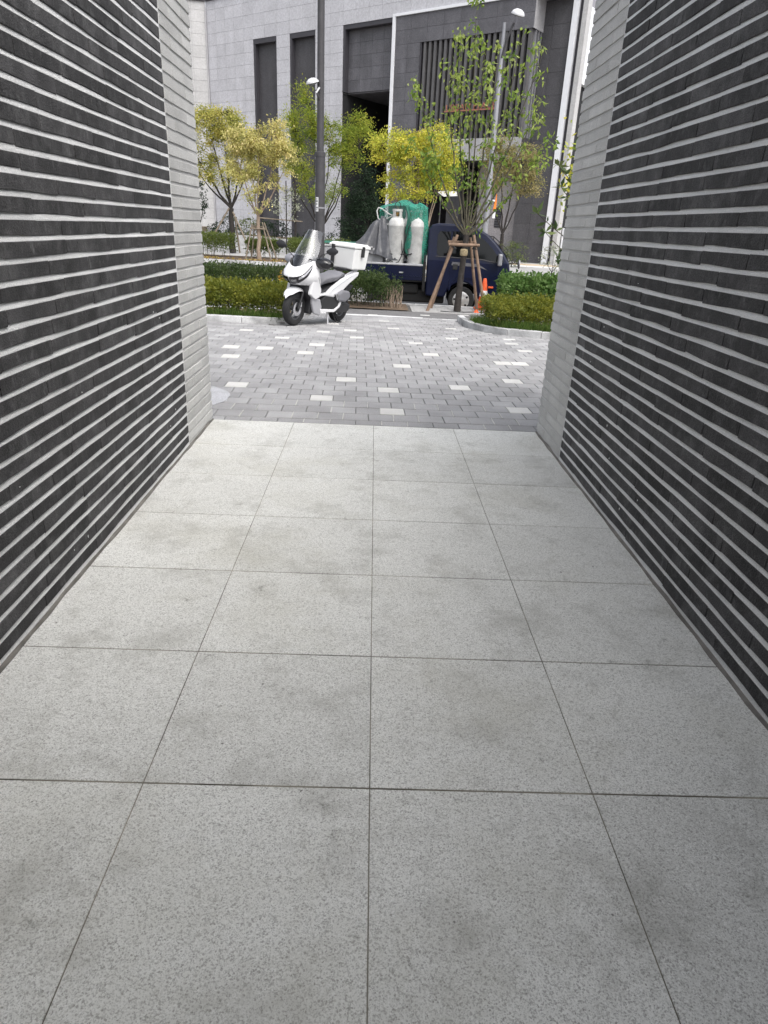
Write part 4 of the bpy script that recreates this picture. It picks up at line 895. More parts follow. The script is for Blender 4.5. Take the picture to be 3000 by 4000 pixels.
# ------------------------------------------------------------------ white delivery scooter
def scooter():
    A = Vector((-0.945, 11.52, zg(11.5) + 0.003))
    t = thing('parked_scooter', A, 'white motor scooter with tall clear screen and white delivery box parked on the pavers', 'scooter')
    t.rotation_mode = 'XYZ'; t.rotation_euler = (R(-4.0), -math.atan(0.045) * 0.9, math.atan2(-1.17, -0.645))
    S = lambda m, n, mat, p=t, **k: m.build(n, mat, p, **k)
    fx, rx, wr = 0.665, -0.65, 0.262
    def wheel(name, x, wd, disc):
        wl = S(MB().lathe([(0.168, -wd * .42), (0.20, -wd * .5), (0.235, -wd * .49), (0.255, -wd * .34), (wr, 0), (0.255, wd * .34), (0.235, wd * .49), (0.20, wd * .5), (0.168, wd * .42)], (x, 0, wr), 28, 'y'), name, 'rubber', smooth=40)
        rm = MB().lathe([(0.172, -wd * .36), (0.150, -wd * .30), (0.150, wd * .30), (0.172, wd * .36)], (x, 0, wr), 24, 'y'); rm.lathe([(0.035, -wd * .5), (0.035, wd * .5)], (x, 0, wr), 10, 'y')
        S(rm, 'rim', 'alloy', wl, smooth=40)
        sp = MB()
        for k in range(5):
            a = 2 * math.pi * k / 5 + .3; d = Vector((math.cos(a), 0, math.sin(a))); c = Vector((x, 0, wr))
            sp.bar(c + d * .03, c + d * .158, .028, .022, (0, 1, 0))
        S(sp, 'spokes', 'alloy', wl)
        if disc:
            S(MB().lathe([(0.055, wd * .55), (0.108, wd * .55), (0.108, wd * .60), (0.055, wd * .60)], (x, 0, wr), 24, 'y'), 'brake_disc', 'chrome', wl)
            S(MB().box(x - .10, x - .05, wd * .5, wd * .75, wr + .03, wr + .11), 'caliper', 'alu', wl, bevel=.008)
        return wl
    wheel('front_wheel', fx, .11, True); wheel('rear_wheel', rx, .13, False)
    # fork and steering
    fk = MB()
    for s in (-1, 1): fk.tube([(fx, s * .085, wr), (fx - .10, s * .085, .52), (fx - .16, s * .08, .70)], [.020, .024, .026], 8)
    S(fk, 'fork', 'black_metal', smooth=50)
    # front fender: arched shell with pointed lip
    rows = []
    for k in range(13):
        a = R(126 - 92 * k / 12); r = wr + .048 + (.02 if k > 9 else 0); wdt = (.05 + .05 * math.sin(math.pi * min(1, k / 12 * .9 + .1))) * (1.0 if k < 10 else (1 - .22 * (k - 9)))
        cx, cz = fx + r * math.cos(a), wr + r * math.sin(a)
        rows.append([(cx, -wdt * 1.05, cz - .035), (cx, -wdt, cz - .01), (cx, -wdt * .55, cz + .018), (cx, 0, cz + .026), (cx, wdt * .55, cz + .018), (cx, wdt, cz - .01), (cx, wdt * 1.05, cz - .035)])
    S(MB().grid(rows), 'front_fender', 'scooter_white', smooth=60, subsurf=1)
    # front cowl as a lofted shell, half outlines mirrored
    H = [(.555, [(.76, 0), (.72, .07), (.66, .135), (.56, .175), (.46, .185)]),
         (.59, [(.81, 0), (.775, .085), (.71, .165), (.58, .215), (.44, .225)]),
         (.63, [(.855, 0), (.82, .105), (.74, .19), (.60, .24), (.43, .25)]),
         (.67, [(.865, 0), (.83, .11), (.75, .20), (.60, .25), (.42, .26)]),
         (.72, [(.835, 0), (.80, .10), (.73, .19), (.59, .24), (.42, .25)]),
         (.765, [(.785, 0), (.755, .09), (.69, .175), (.57, .225), (.42, .235)]),
         (.81, [(.735, 0), (.71, .08), (.65, .155), (.54, .205), (.42, .215)])]
    def cowl(hf, s, off=0.0):       # hf in 0..1 over rows, s in -1..1 across
        i = min(int(hf * (len(H) - 1)), len(H) - 2); f = hf * (len(H) - 1) - i
        z = H[i][0] * (1 - f) + H[i + 1][0] * f; q = min(abs(s), .9999) * 4; j = int(q); g = q - j
        P = lambda R_: (R_[1][j][0] * (1 - g) + R_[1][j + 1][0] * g, R_[1][j][1] * (1 - g) + R_[1][j + 1][1] * g)
        a, b = P(H[i]), P(H[i + 1]); x, y = a[0] * (1 - f) + b[0] * f, a[1] * (1 - f) + b[1] * f
        z += .075 + .11 * hf * hf * min(1, abs(s) / .75) ** 1.6; x += off * (1 - .6 * abs(s)); y += off * .8 * abs(s); return (x, math.copysign(y, s), z)
    S(MB().grid([[cowl(h / 12, -1 + 2 * k / 24) for k in range(25)] for h in range(13)]), 'front_cowl', 'scooter_white', smooth=70)
    # headlights: V-shaped lenses following the cowl
    for sd in (-1, 1):
        lo = [(.03, .02), (.03, .16), (.12, .34), (.34, .52), (.58, .66), (.76, .74)]; hi = [(.46, .02), (.47, .16), (.52, .34), (.64, .50), (.80, .64), (.90, .74)]
        def ip(L, f):
            q = f * (len(L) - 1); i = min(int(q), len(L) - 2); g = q - i; return (L[i][0] * (1 - g) + L[i + 1][0] * g, L[i][1] * (1 - g) + L[i + 1][1] * g)
        def patch(f0, f1, k0, k1, off, nf=24, nk=8):
            rows = []
            for i in range(nf + 1):
                A_, B_ = ip(lo, f0 + (f1 - f0) * i / nf), ip(hi, f0 + (f1 - f0) * i / nf)
                rows.append([cowl(A_[0] + (B_[0] - A_[0]) * (k0 + (k1 - k0) * j / nk), sd * (A_[1] + (B_[1] - A_[1]) * (k0 + (k1 - k0) * j / nk)), off) for j in range(nk + 1)])
            return MB().grid(rows)
        hl = S(patch(0, 1, 0, 1, .014), 'headlight', 'black_gloss', smooth=60)
        S(patch(.42, .95, .48, .80, .019), 'light_strip', 'silver_panel', hl, smooth=60)
        S(patch(.10, .34, .35, .65, .019), 'lamp_unit', 'lens', hl, smooth=60)
    # dark mouth between fender and cowl, and inner fairing
    S(MB().prism([(.60, .56), (.44, .60), (.30, .54), (.30, .30), (.38, .18), (.46, .20), (.44, .38), (.52, .46)], -.15, .15), 'inner_fairing', 'black_plastic', bevel=.02)
    S(MB().box(.36, .58, -.18, .18, .50, .92), 'steering_cover', 'black_plastic', bevel=.03)
    for s in (-1, 1):
        def pan(poly, y0, y1, n, mat, bv=.015):
            return S(MB().prism(poly, s * y0, s * y1), n, mat, bevel=bv)
        pan([(.58, .50), (.53, .70), (.46, .93), (.38, .93), (.33, .74), (.27, .55), (.30, .46), (.42, .42)], .175, .235, 'leg_shield', 'scooter_white')
        pan([(.47, .50), (.45, .35), (.38, .20), (.20, .16), (.17, .30), (.23, .42), (.36, .44)], .15, .20, 'lower_cowl', 'silver_panel')
        pan([(.21, .40), (.17, .27), (-.28, .25), (-.36, .36), (-.18, .44), (.10, .47)], .14, .205, 'footboard', 'black_plastic', .01)
        pan([(.24, .27), (.22, .215), (-.20, .205), (-.36, .28), (-.44, .42), (-.38, .42), (-.30, .30), (-.18, .25)], .175, .215, 'footboard_trim', 'scooter_white', .008)
        pan([(.30, .46), (.20, .50), (.02, .52), (-.12, .60), (-.42, .73), (-.80, .84), (-.93, .85), (-.90, .78), (-.62, .65), (-.36, .50), (-.18, .44), (.10, .47)], .13, .20, 'side_panel', 'scooter_white', .02)
        pan([(-.50, .74), (-.92, .855), (-.98, .90), (-.90, .915), (-.55, .80)], .14, .165, 'grab_rail', 'silver_panel', .01)
    # tunnel, seat, tail
    S(MB().prism([(.42, .60), (.22, .52), (-.10, .60), (-.40, .68), (-.85, .80), (-.88, .74), (-.50, .50), (-.30, .28), (.30, .24)], -.145, .145), 'body_core', 'black_plastic', bevel=.02)
    rows = []
    for x, z, hw, hh in ((.16, .60, .09, .05), (.10, .68, .13, .10), (0, .735, .16, .12), (-.18, .755, .175, .12), (-.36, .765, .175, .11), (-.44, .82, .165, .11), (-.55, .80, .15, .09), (-.60, .78, .12, .05), (-.62, .77, .08, .03)):
        rows.append([(x, hw * math.cos(a) * (1 if abs(math.cos(a)) < .99 else 1), z + hh * (.35 if math.sin(a) > 0 else 1.0) * math.sin(a)) for a in [2 * math.pi * k / 14 for k in range(14)]])
    m = MB().grid(rows, True); m.add(rows[0], [tuple(range(14))]); m.add(rows[-1], [tuple(range(14))]); S(m, 'seat', 'seat_grey', smooth=50, subsurf=1)
    S(MB().prism([(-.62, .50), (-.95, .62), (-1.0, .60), (-.90, .52), (-.66, .40)], -.07, .07), 'rear_fender', 'black_plastic', bevel=.015)
    S(MB().box(-.98, -.93, -.09, .09, .74, .80), 'tail_light', 'cone_orange', bevel=.01)
    # engine, air box, swing arm, exhaust
    S(MB().prism([(-.18, .34), (-.20, .22), (-.45, .17), (-.70, .20), (-.74, .31), (-.55, .36)], .09, .20), 'engine_case', 'black_plastic', bevel=.025)
    S(MB().prism([(-.22, .50), (-.26, .38), (-.48, .36), (-.64, .44), (-.60, .54), (-.40, .56)], .13, .25), 'air_box', 'seat_grey', bevel=.03)
    S(MB().prism([(-.16, .50), (-.22, .40), (-.27, .44), (-.22, .52)], .20, .245), 'air_duct', 'chrome', bevel=.008)
    S(MB().tube([(-.20, -.18, .25), (-.45, -.20, .26), (-.60, -.21, .33), (-.98, -.22, .42)], [.025, .035, .055, .055], 10), 'muffler', 'black_metal', smooth=40)
    for s in (-1, 1): S(MB().tube([(-.55, s * .13, .38), (-.66, s * .13, .68)], .025, 8), 'shock', 'black_metal')
    # centre stand loop and side stand
    S(MB().tube([(-.30, .10, .20), (-.36, .16, .03), (-.44, .20, .01), (-.52, .19, .015), (-.50, .12, .03), (-.34, .10, .19)], .011, 6), 'stand', 'black_metal')
    S(MB().tube([(-.08, .15, .20), (-.02, .22, .02), (-.02, .27, .005)], .012, 6), 'side_stand', 'alu')
    # bars, muffs, mirrors
    S(MB().tube([(.40, -.34, 1.0), (.44, -.12, .985), (.44, .12, .985), (.40, .34, 1.0)], .013, 8), 'handlebar', 'black_metal')
    S(MB().box(.40, .50, -.13, .13, .95, 1.02), 'dashboard', 'black_gloss', bevel=.02)
    def muff(s, mat):
        rows = []
        for q, (hw, hz) in zip((.14, .20, .30, .38, .43), ((.06, .05), (.10, .085), (.115, .10), (.10, .085), (.05, .04))):
            rows.append([(.41 - q * .15 + hw * math.cos(a) * 1.1, s * q, .985 - .015 + hz * math.sin(a)) for a in [2 * math.pi * k / 10 for k in range(10)]])
        m = MB().grid(rows, True); m.add(rows[0], [tuple(range(10))]); m.add(rows[-1], [tuple(range(10))]); o = S(m, 'handlebar_muff', mat, smooth=60, subsurf=1)
        o['label'] = 'grey fabric handlebar muff' if mat == 'muff_grey' else 'shiny black handlebar muff'
    muff(-1, 'muff_grey'); muff(1, 'black_gloss')
    for s in (-1, 1):
        mr = S(MB().tube([(.44, s * .22, 1.0), (.48, s * .32, 1.10), (.45, s * .42, 1.14)], .007, 6), 'mirror_arm', 'black_metal')
        m = MB(); rows = []
        for q, w_ in zip((0, .25, .5, .75, 1), (.02, .048, .06, .056, .022)):
            y = s * (.38 + .19 * q); z = 1.155 + .02 * q
            rows.append([(.44 + .018 * math.cos(a), y, z + w_ * math.sin(a)) for a in [2 * math.pi * k / 8 for k in range(8)]])
        m.grid(rows, True); m.add(rows[0], [tuple(range(8))]); m.add(rows[-1], [tuple(range(8))]); S(m, 'mirror', 'black_plastic', mr, smooth=50)
    # screen: tall curved clear sheet, dark foot
    rows = []
    for k in range(11):
        f = k / 10; z = .80 + .64 * f; xc = .745 - .34 * f - .05 * f * f; hw = (.155 + .065 * math.sin(math.pi * min(1, .12 + f * 1.05))) * (1 if f < .8 else 1 - (f - .8) * .5)
        rows.append([(xc - .16 * (j / 6) ** 2, hw * j / 6, z - (.03 * (j / 6) ** 2 if f > .9 else 0)) for j in range(-6, 7)])
    sc = S(MB().grid(rows), 'windscreen', 'screen_glass', smooth=60)
    S(MB().grid([[(p[0] - .012, p[1] * .96, p[2]) for p in r] for r in rows[:5]]), 'screen_mount', 'black_gloss', smooth=60)
    S(MB().tube([(.44, .20, .99), (.56, .16, 1.02), (.60, .08, .90)], .006, 5).tube([(.44, -.20, .99), (.56, -.16, 1.03), (.60, -.08, .90)], .006, 5), 'cables', 'black_plastic')
    for s in (-1, 1): S(MB().bar((.30, s * .237, .60), (.47, s * .237, .90), .006, .004), 'seam', 'black_plastic'); S(MB().bar((-.70, s * .202, .79), (-.10, s * .202, .56), .006, .004), 'seam', 'silver_panel')
    # delivery box on its carrier
    S(MB().box(-1.02, -.56, -.12, .12, .855, .882), 'carrier', 'black_metal')
    bx = MB(); z0, z1 = .885, 1.215
    b0 = [(-1.09, -.220), (-.65, -.220), (-.65, .220), (-1.09, .220)]; b1 = [(-1.12, -.248), (-.62, -.248), (-.62, .248), (-1.12, .248)]
    bx.add([(x, y, z0) for x, y in b0] + [(x, y, z1) for x, y in b1], [(3, 2, 1, 0), (4, 5, 6, 7), (0, 1, 5, 4), (1, 2, 6, 5), (2, 3, 7, 6), (3, 0, 4, 7)])
    dbx = S(bx, 'delivery_box', 'box_white', bevel=.02)
    ld = MB(); b2 = [(-1.135, -.262), (-.605, -.262), (-.605, .262), (-1.135, .262)]; b3 = [(-1.085, -.215), (-.655, -.215), (-.655, .215), (-1.085, .215)]
    ld.add([(x, y, 1.219) for x, y in b2] + [(x, y, 1.258) for x, y in b2] + [(x, y, 1.292) for x, y in b3], [(3, 2, 1, 0), (8, 9, 10, 11)] + [(i, (i + 1) % 4, (i + 1) % 4 + 4, i + 4) for i in range(4)] + [(i + 4, (i + 1) % 4 + 4, (i + 1) % 4 + 8, i + 8) for i in range(4)])
    S(ld, 'lid', 'box_white', dbx, bevel=.012)
    S(MB().box(-.91, -.84, .246, .280, 1.09, 1.26), 'latch', 'black_plastic', dbx, bevel=.006)
    S(MB().box(-.619, -.592, -.20, -.14, .95, 1.25), 'strap', 'black_plastic', dbx)
    return t
scooter()

# ------------------------------------------------------------------ blue flatbed truck with gas cylinders
def truck():
    TY = math.atan(SK) * 0.8
    t = thing('flatbed_truck', (-1.52, 17.92, ROAD_Z + 0.06), 'dark blue small flatbed truck loaded with gas cylinders at the kerb', 'truck')
    t.rotation_euler = (0, 0, TY)
    S = lambda m, n, mat, p=t, **k: m.build(n, mat, p, **k)
    W = 1.62; FX, RX, WR = 3.75, 1.15, .335; WZ = WR - .06
    # cab shell: lower and upper side polygons with tumblehome
    low = [(2.83, .42), (2.83, 1.20), (4.865, 1.20), (4.91, 1.0), (4.92, .74), (4.87, .45), (4.19, .30)] + [(FX + .42 * math.cos(R(a)), .29 + .42 * math.sin(R(a))) for a in range(10, 171, 20)] + [(3.30, .32), (2.85, .34)]
    upp = [(2.83, 1.20), (2.83, 1.90), (2.90, 2.00), (3.05, 2.045), (3.75, 2.045), (4.02, 1.985), (4.28, 1.85), (4.52, 1.64), (4.72, 1.42), (4.865, 1.20)]
    ins = lambda z: max(0, (z - 1.20)) * .115
    m = MB(); n = len(low)
    for y in (0, W): m.add([(x, y, z) for x, z in low], [tuple(range(n))])
    k = len(upp)
    for y, sg in ((0, 1), (W, -1)): m.add([(x, y + sg * ins(z), z) for x, z in upp], [tuple(range(k))])
    ol = low[:1] + upp + low[3:]
    vs = [(x, ins(z), z) for x, z in ol] + [(x, W - ins(z), z) for x, z in ol]; q = len(ol)
    m.add(vs, [(i, (i + 1) % q, (i + 1) % q + q, i + q) for i in range(q)])
    import bmesh
    cab = S(m, 'cab', 'truck_blue')
    bm = bmesh.new(); bm.from_mesh(cab.data); bmesh.ops.remove_doubles(bm, verts=bm.verts, dist=.0005); bmesh.ops.recalc_face_normals(bm, faces=bm.faces); bm.to_mesh(cab.data); bm.free()
    bv = cab.modifiers.new('bevel', 'BEVEL'); bv.width = .045; bv.segments = 3; bv.limit_method = 'ANGLE'; bv.angle_limit = R(50)
    def sidepoly(poly, off, thick=.006, near=True):
        mm = MB(); a = [(x, (ins(z) - off) if near else (W - ins(z) + off), z) for x, z in poly]; b = [(x, y + (thick + off if near else -thick - off), z) for x, y, z in a]
        nn = len(poly); mm.add(a + b, [tuple(range(nn)), tuple(range(2 * nn - 1, nn - 1, -1))] + [(i, i + nn, (i + 1) % nn + nn, (i + 1) % nn) for i in range(nn)]); return mm
    for near in (True, False):
        S(sidepoly([(3.06, 1.36), (3.06, 1.80), (3.12, 1.87), (3.38, 1.87), (3.38, 1.33), (3.12, 1.30)], .010, near=near), 'quarter_window', 'truck_glass')
        S(sidepoly([(3.43, 1.30), (3.43, 1.88), (3.76, 1.88), (3.98, 1.835), (4.20, 1.72), (4.40, 1.55), (4.58, 1.35), (4.66, 1.22), (4.55, 1.205), (4.38, 1.24), (4.2, 1.27), (3.9, 1.28)], .010, near=near), 'door_window', 'truck_glass')
        S(sidepoly([(3.04, 1.285), (4.20, 1.255), (4.40, 1.215), (4.69, 1.203), (4.69, 1.218), (4.42, 1.236), (4.2, 1.276), (3.04, 1.306)], .016, near=near), 'window_seal', 'pole_paint')
    dr = S(MB().prism([(3.41, .50), (3.41, 1.19), (4.60, 1.19), (4.62, .90), (4.24, .70), (4.16, .62), (3.95, .80), (3.6, .81), (3.50, .72), (3.44, .50)], -.012, .01), 'door', 'truck_blue', bevel=.006)
    S(MB().box(3.48, 3.60, -.026, -.012, 1.00, 1.13), 'door_handle', 'black_plastic', dr, bevel=.01)
    S(MB().prism([(3.44, 1.10), (4.1, 1.09), (4.35, 1.02), (4.1, 1.16), (3.46, 1.18)], -.016, -.012), 'door_reflection', 'stone_dark', dr)  # lighter band painting the belt-line reflection onto the door
    # windscreen and rear window
    ws = [(4.30, 1.815), (4.86, 1.225)]
    mm = MB(); dx, dz = .02, .018
    mm.add([(4.30 + dx, .17, 1.815 + dz), (4.30 + dx, W - .17, 1.815 + dz), (4.53 + dx, W - .12, 1.62 + dz), (4.72 + dx, W - .10, 1.41 + dz), (4.86 + dx, W - .08, 1.21 + dz), (4.86 + dx, .08, 1.21 + dz), (4.72 + dx, .10, 1.41 + dz), (4.53 + dx, .12, 1.62 + dz)], [(0, 1, 2, 7), (7, 2, 3, 6), (6, 3, 4, 5)])
    S(mm, 'windscreen', 'truck_glass'); S(MB().box(2.81, 2.83, .3, W - .3, 1.35, 1.85), 'rear_window', 'truck_glass')
    S(MB().box(4.82, 4.97, -.01, W + .01, .42, .66), 'bumper', 'truck_blue', bevel=.04)
    for y0, y1 in ((.02, .30), (W - .30, W - .02)):
        hl = S(MB().prism([(4.78, .93), (4.90, .90), (4.945, .78), (4.92, .72), (4.82, .73)], y0 - .03, y1), 'headlight', 'chrome', bevel=.02)
        S(MB().prism([(4.86, .91), (4.935, .88), (4.965, .78), (4.93, .73)], y0 - .025, y1 - .01), 'lens', 'lamp_glass', hl, bevel=.015)
    S(MB().box(4.40, 4.53, -.03, 0, .60, .645), 'side_indicator', 'cone_orange', bevel=.012)
    # mirrors
    mr = S(MB().tube([(4.66, .0, 1.22), (4.70, -.10, 1.25), (4.64, -.20, 1.32)], .014, 6), 'mirror_arm', 'black_metal')
    S(MB().box(4.56, 4.66, -.30, -.08, 1.14, 1.42), 'mirror', 'metal_grey', mr, bevel=.03)
    mr2 = S(MB().tube([(4.86, .12, 1.20), (4.98, .05, 1.22), (5.06, 0, 1.22)], .012, 6), 'mirror_arm', 'black_metal')
    S(MB().lathe([(.0, -.03), (.07, -.025), (.11, 0), (.105, .02), (0, .025)], (5.10, -.01, 1.20), 16, 'x'), 'round_mirror', 'metal_grey', mr2, smooth=40)
    # wheels
    def wheel(x, y, s, name='wheel'):
        wl = S(MB().lathe([(.20, .0), (.25, -.015), (.315, -.01), (WR, .03), (WR, .16), (.315, .19), (.2, .19)], (x, y, WZ), 30, 'y') if s > 0 else MB().lathe([(.20, .0), (.25, .015), (.315, .01), (WR, -.03), (WR, -.16), (.315, -.19), (.2, -.19)], (x, y, WZ), 30, 'y'), name, 'rubber', smooth=40)
        hc = S(MB().lathe([(0, -.022 * s), (.06, -.022 * s), (.09, -.012 * s), (.15, -.014 * s), (.20, -.008 * s), (.232, .006 * s), (.232, .05 * s)], (x, y, WZ), 30, 'y'), 'hubcap', 'hubcap', wl, smooth=40)
        h = MB()
        for k in range(5):
            a = 2 * math.pi * k / 5 + .5; c = Vector((x + .165 * math.cos(a), y - .010 * s, WZ + .165 * math.sin(a))); d = Vector((math.cos(a), 0, math.sin(a)))
            h.bar(c - d * .026, c + d * .030, .048, .012, (0, 1, 0))
        S(h, 'hub_slots', 'truck_under', wl)
    wheel(FX, .03, 1); wheel(FX, W - .03, -1); wheel(RX, .06, 1); wheel(RX, W - .06, -1)
    arch = MB().lathe([(.375, 0), (.375, .5)], (FX, .02, .29), 24, 'y'); S(arch, 'wheel_arch', 'truck_under')
    # chassis and bed
    S(MB().box(.1, 4.6, .35, .50, .42, .60).box(.1, 4.6, W - .50, W - .35, .42, .60), 'chassis', 'truck_under'); S(MB().box(2.0, 2.65, .10, .45, .36, .62), 'fuel_tank', 'truck_under', bevel=.05); S(MB().box(.2, 3.32, .14, W - .14, .16, .46), 'underbody', 'truck_under', bevel=.04)
    S(MB().tube([(3.1, .3, .42), (3.05, .25, .06)], .03, 6), 'mud_flap', 'truck_under')
    S(MB().box(.02, 2.75, .02, W - .02, .66, .74), 'bed_floor', 'truck_under')
    for y0, y1 in ((0, .035), (W - .035, W)):
        gt = S(MB().box(.02, 2.74, y0, y1, .70, 1.04), 'side_gate', 'truck_blue', bevel=.006)
        S(MB().box(.02, 2.74, y0 - .006, y1 + .006, 1.045, 1.085), 'gate_rail', 'alu', gt, bevel=.006)
        for x in (.45, 1.3, 2.15): S(MB().box(x, x + .10, y0 - .018, y0 - .002, .86, .89), 'latch', 'alu', gt)
        S(MB().box(.02, 2.74, y0 - .010, y0 - .002, .78, .80), 'gate_rib', 'truck_blue', gt)
    S(MB().box(0, .035, .04, W - .04, .70, 1.08), 'tail_gate', 'truck_blue')
    S(MB().box(2.755, 2.79, .03, W - .03, .74, 1.30), 'headboard', 'truck_under'); S(MB().box(2.745, 2.81, -.02, .08, .45, 1.15), 'bed_post', 'truck_under')
    S(MB().box(0, .05, .06, .3, .55, .66), 'tail_light', 'cone_orange')
    bpy.context.view_layer.update()
    mw = t.matrix_basis
    # things carried on the bed (each its own thing)
    def cyl(x, y, label, valve=True):
        c = thing('gas_cylinder', mw @ Vector((x, y, .742)), label, 'gas cylinder', 'gas cylinders on the truck', rz=TY)
        S(MB().lathe([(0, 0), (.185, 0), (.20, .02), (.21, .10), (.21, 1.18), (.214, 1.19), (.214, 1.21), (.21, 1.22), (.198, 1.30), (.145, 1.375), (.06, 1.40), (0, 1.405)], (0, 0, 0), 28), 'body', 'gas_white', c, smooth=50)
        S(MB().lathe([(.19, -.02), (.205, .0), (.205, .05), (.19, .05)], (0, 0, 0), 24), 'foot_ring', 'gas_white', c, smooth=50)
        cl = MB()
        for a0, a1 in ((20, 70), (110, 160), (200, 245), (300, 345)):
            rr = [[(.122 * math.cos(R(a)), .122 * math.sin(R(a)), h) for a in range(a0, a1 + 1, 10)] for h in (1.38, 1.56)]; cl.grid(rr)
        for h0, h1 in ((1.36, 1.41), (1.53, 1.58)): cl.lathe([(.118, h0), (.128, h0), (.128, h1), (.118, h1), (.118, h0)], (0, 0, 0), 20)
        co = S(cl, 'collar', 'gas_white', c, smooth=40); 
        S(MB().lathe([(.03, 1.39), (.03, 1.46), (.045, 1.47), (.045, 1.50), (.02, 1.51)], (0, 0, 0), 10).box(-.02, .02, -.09, -.02, 1.44, 1.48), 'valve', 'brass', c)
        return c
    c1 = cyl(2.03, .27, 'foremost white gas cylinder nearest the grey sheet with a black hoop on top')
    c2 = cyl(2.34, .66, 'middle white gas cylinder half hidden behind the other two')
    c3 = cyl(2.53, .27, 'white gas cylinder under the green net nearest the cab')
    S(MB().tube([(-.06, -.02, 1.58), (-.07, -.02, 1.68), (-.03, -.02, 1.74), (.03, -.02, 1.74), (.07, -.02, 1.68), (.06, -.02, 1.58)], .010, 6), 'hoop', 'black_plastic', c1)
    # straps round the cylinders
    st = thing('lashing_strap', mw @ Vector((2.2, .1, 1.3)), 'black lashing strap tied round the gas cylinders', 'strap', rz=TY)
    S(MB().tube([(-.55, .06, .02), (-.38, -.02, .0), (-.18, -.015, -.02), (-.02, .02, -.01), (.18, -.02, .0), (.36, .0, .05), (.42, .2, .06)], .014, 6), 'band', 'black_plastic', st)
    S(MB().tube([(.0, -.01, .0), (.07, -.02, .35), (.13, -.02, .62), (.2, .05, .75)], .010, 5).tube([(.0, .01, .0), (-.04, .02, .35), (-.06, .05, .72)], .010, 5), 'tail', 'black_plastic', st)
    S(MB().tube([(.0, -.02, -.02), (-.08, -.06, -.18), (-.25, -.08, -.27), (-.34, -.09, -.22), (-.30, -.08, -.16), (-.22, -.07, -.19)], .012, 5), 'loose_end', 'black_plastic', st)
    # hose
    hs_ = thing('coiled_hose', mw @ Vector((1.60, .45, 1.9)), 'white hose looping left of the gas cylinders', 'hose', rz=TY)
    S(MB().tube([(.40, -.1, .25), (.22, -.05, .30), (.02, 0, .42), (-.06, .02, .44), (-.10, .02, .36), (-.06, 0, .2), (.05, -.05, .10), (.18, -.1, .06), (.3, -.12, .10)], .016, 6), 'loop', 'gas_white', hs_, smooth=60)
    S(MB().tube([(-.03, .1, .1), (.2, .1, .22), (.42, .05, .34)], .012, 6), 'tail', 'gas_white', hs_)
    # green net draped over and behind the cylinders
    nw = thing('green_net', mw @ Vector((2.31, .6, .76)), 'green debris net draped over the gas cylinders', 'net', rz=TY)
    def sheet(fun, nu, nv): return MB().grid([[fun(i / nu, j / nv) for j in range(nv + 1)] for i in range(nu + 1)])
    def f1(u, v):          # over the top and down behind: left part
        x = -.74 + 1.02 * u; a = v
        z = 1.62 + .16 * math.sin(u * 3.0) - .06 * abs(u - .6) + .03 * math.sin(9 * u + 5 * v)
        if a < .35: return (x, -.20 + a * 1.2, z - .10 * (.35 - a) / .35)
        return (x - .05 * a, .22 + .25 * (a - .35), z - (a - .35) * 1.7)
    S(sheet(f1, 20, 20), 'back_sheet', 'net_green', nw, smooth=60)
    def f2(u, v):          # hood over the cylinder by the cab and down its right side
        th = R(-150 + 250 * u); rr = .265 + .03 * math.sin(u * 17) + .02 * math.sin(v * 9 + u * 5); top = 1.70 - .03 * math.sin(u * 6)
        if v < .22: k = v / .22; return (.20 + .02 + rr * k * math.cos(th) * .9, -.30 + rr * k * math.sin(th) * .8 + .02, top - .06 * k * k)
        z = top - .06 - (v - .22) / .78 * (1.50 if math.cos(th) > -.2 else .95)
        flare = 1 + .18 * (v - .22)
        return (.22 + rr * math.cos(th) * flare, -.28 + rr * math.sin(th) * .8, z)
    S(sheet(f2, 40, 26), 'hood', 'net_green', nw, smooth=60)
    S(MB().tube([(-.14, -.20, 1.64), (-.05, -.38, 1.60), (-.01, -.45, 1.48), (.015, -.47, 1.36), (-.02, -.465, 1.22), (-.035, -.46, 1.08), (-.01, -.455, .92), (-.05, -.44, .76), (-.02, -.45, .62), (.03, -.46, .50)], [.03, .05, .035, .045, .026, .036, .022, .032, .04, .012], 7), 'gathered_hem', 'net_flat', nw, smooth=50)
    # load under tarpaulin
    lo = thing('boxed_load', mw @ Vector((.95, .8, .742)), 'flat grey boxed load on the truck bed', 'cargo', rz=TY)
    S(MB().box(-.85, .78, -.62, .60, 0, .66), 'box', 'load_grey', lo, bevel=.03); S(MB().box(-.80, .5, -.64, .5, .665, .70), 'board', 'granite_warm', lo)
    gs = MB().grid([[(-.80 + 1.3 * i / 14, -.45 + .9 * j / 10, .725 + .05 * abs(math.sin(i * 1.3 + j * .9)) * (1 if 0 < j < 10 else .1)) for j in range(11)] for i in range(15)]); S(gs, 'green_sheet', 'net_flat', lo, smooth=60)
    tp = thing('grey_tarpaulin', mw @ Vector((1.60, .55, 1.40)), 'wrinkled grey plastic sheet over a peaked machine left of the cylinders', 'tarpaulin', rz=TY)
    from mathutils import noise as mn
    def ft(u, v):
        th = 2 * math.pi * u; prof = [(0, .64), (.13, .65), (.22, .61), (.27, .50), (.33, .36), (.41, .22), (.50, .10), (.60, .01), (.66, -.03)]
        q = v * (len(prof) - 1); i = min(int(q), len(prof) - 2); f = q - i; r = prof[i][0] * (1 - f) + prof[i + 1][0] * f; z = prof[i][1] * (1 - f) + prof[i + 1][1] * f
        w1 = mn.noise(Vector((math.cos(th) * 1.7, math.sin(th) * 1.7, 3.1 + v * .5))); w2 = mn.noise(Vector((math.cos(th) * 4.5, math.sin(th) * 4.5, v * 1.2)))
        w3 = 1 - 2 * abs(mn.noise(Vector((math.cos(th) * 3.1, math.sin(th) * 3.1, 7.0 + v * .7))))
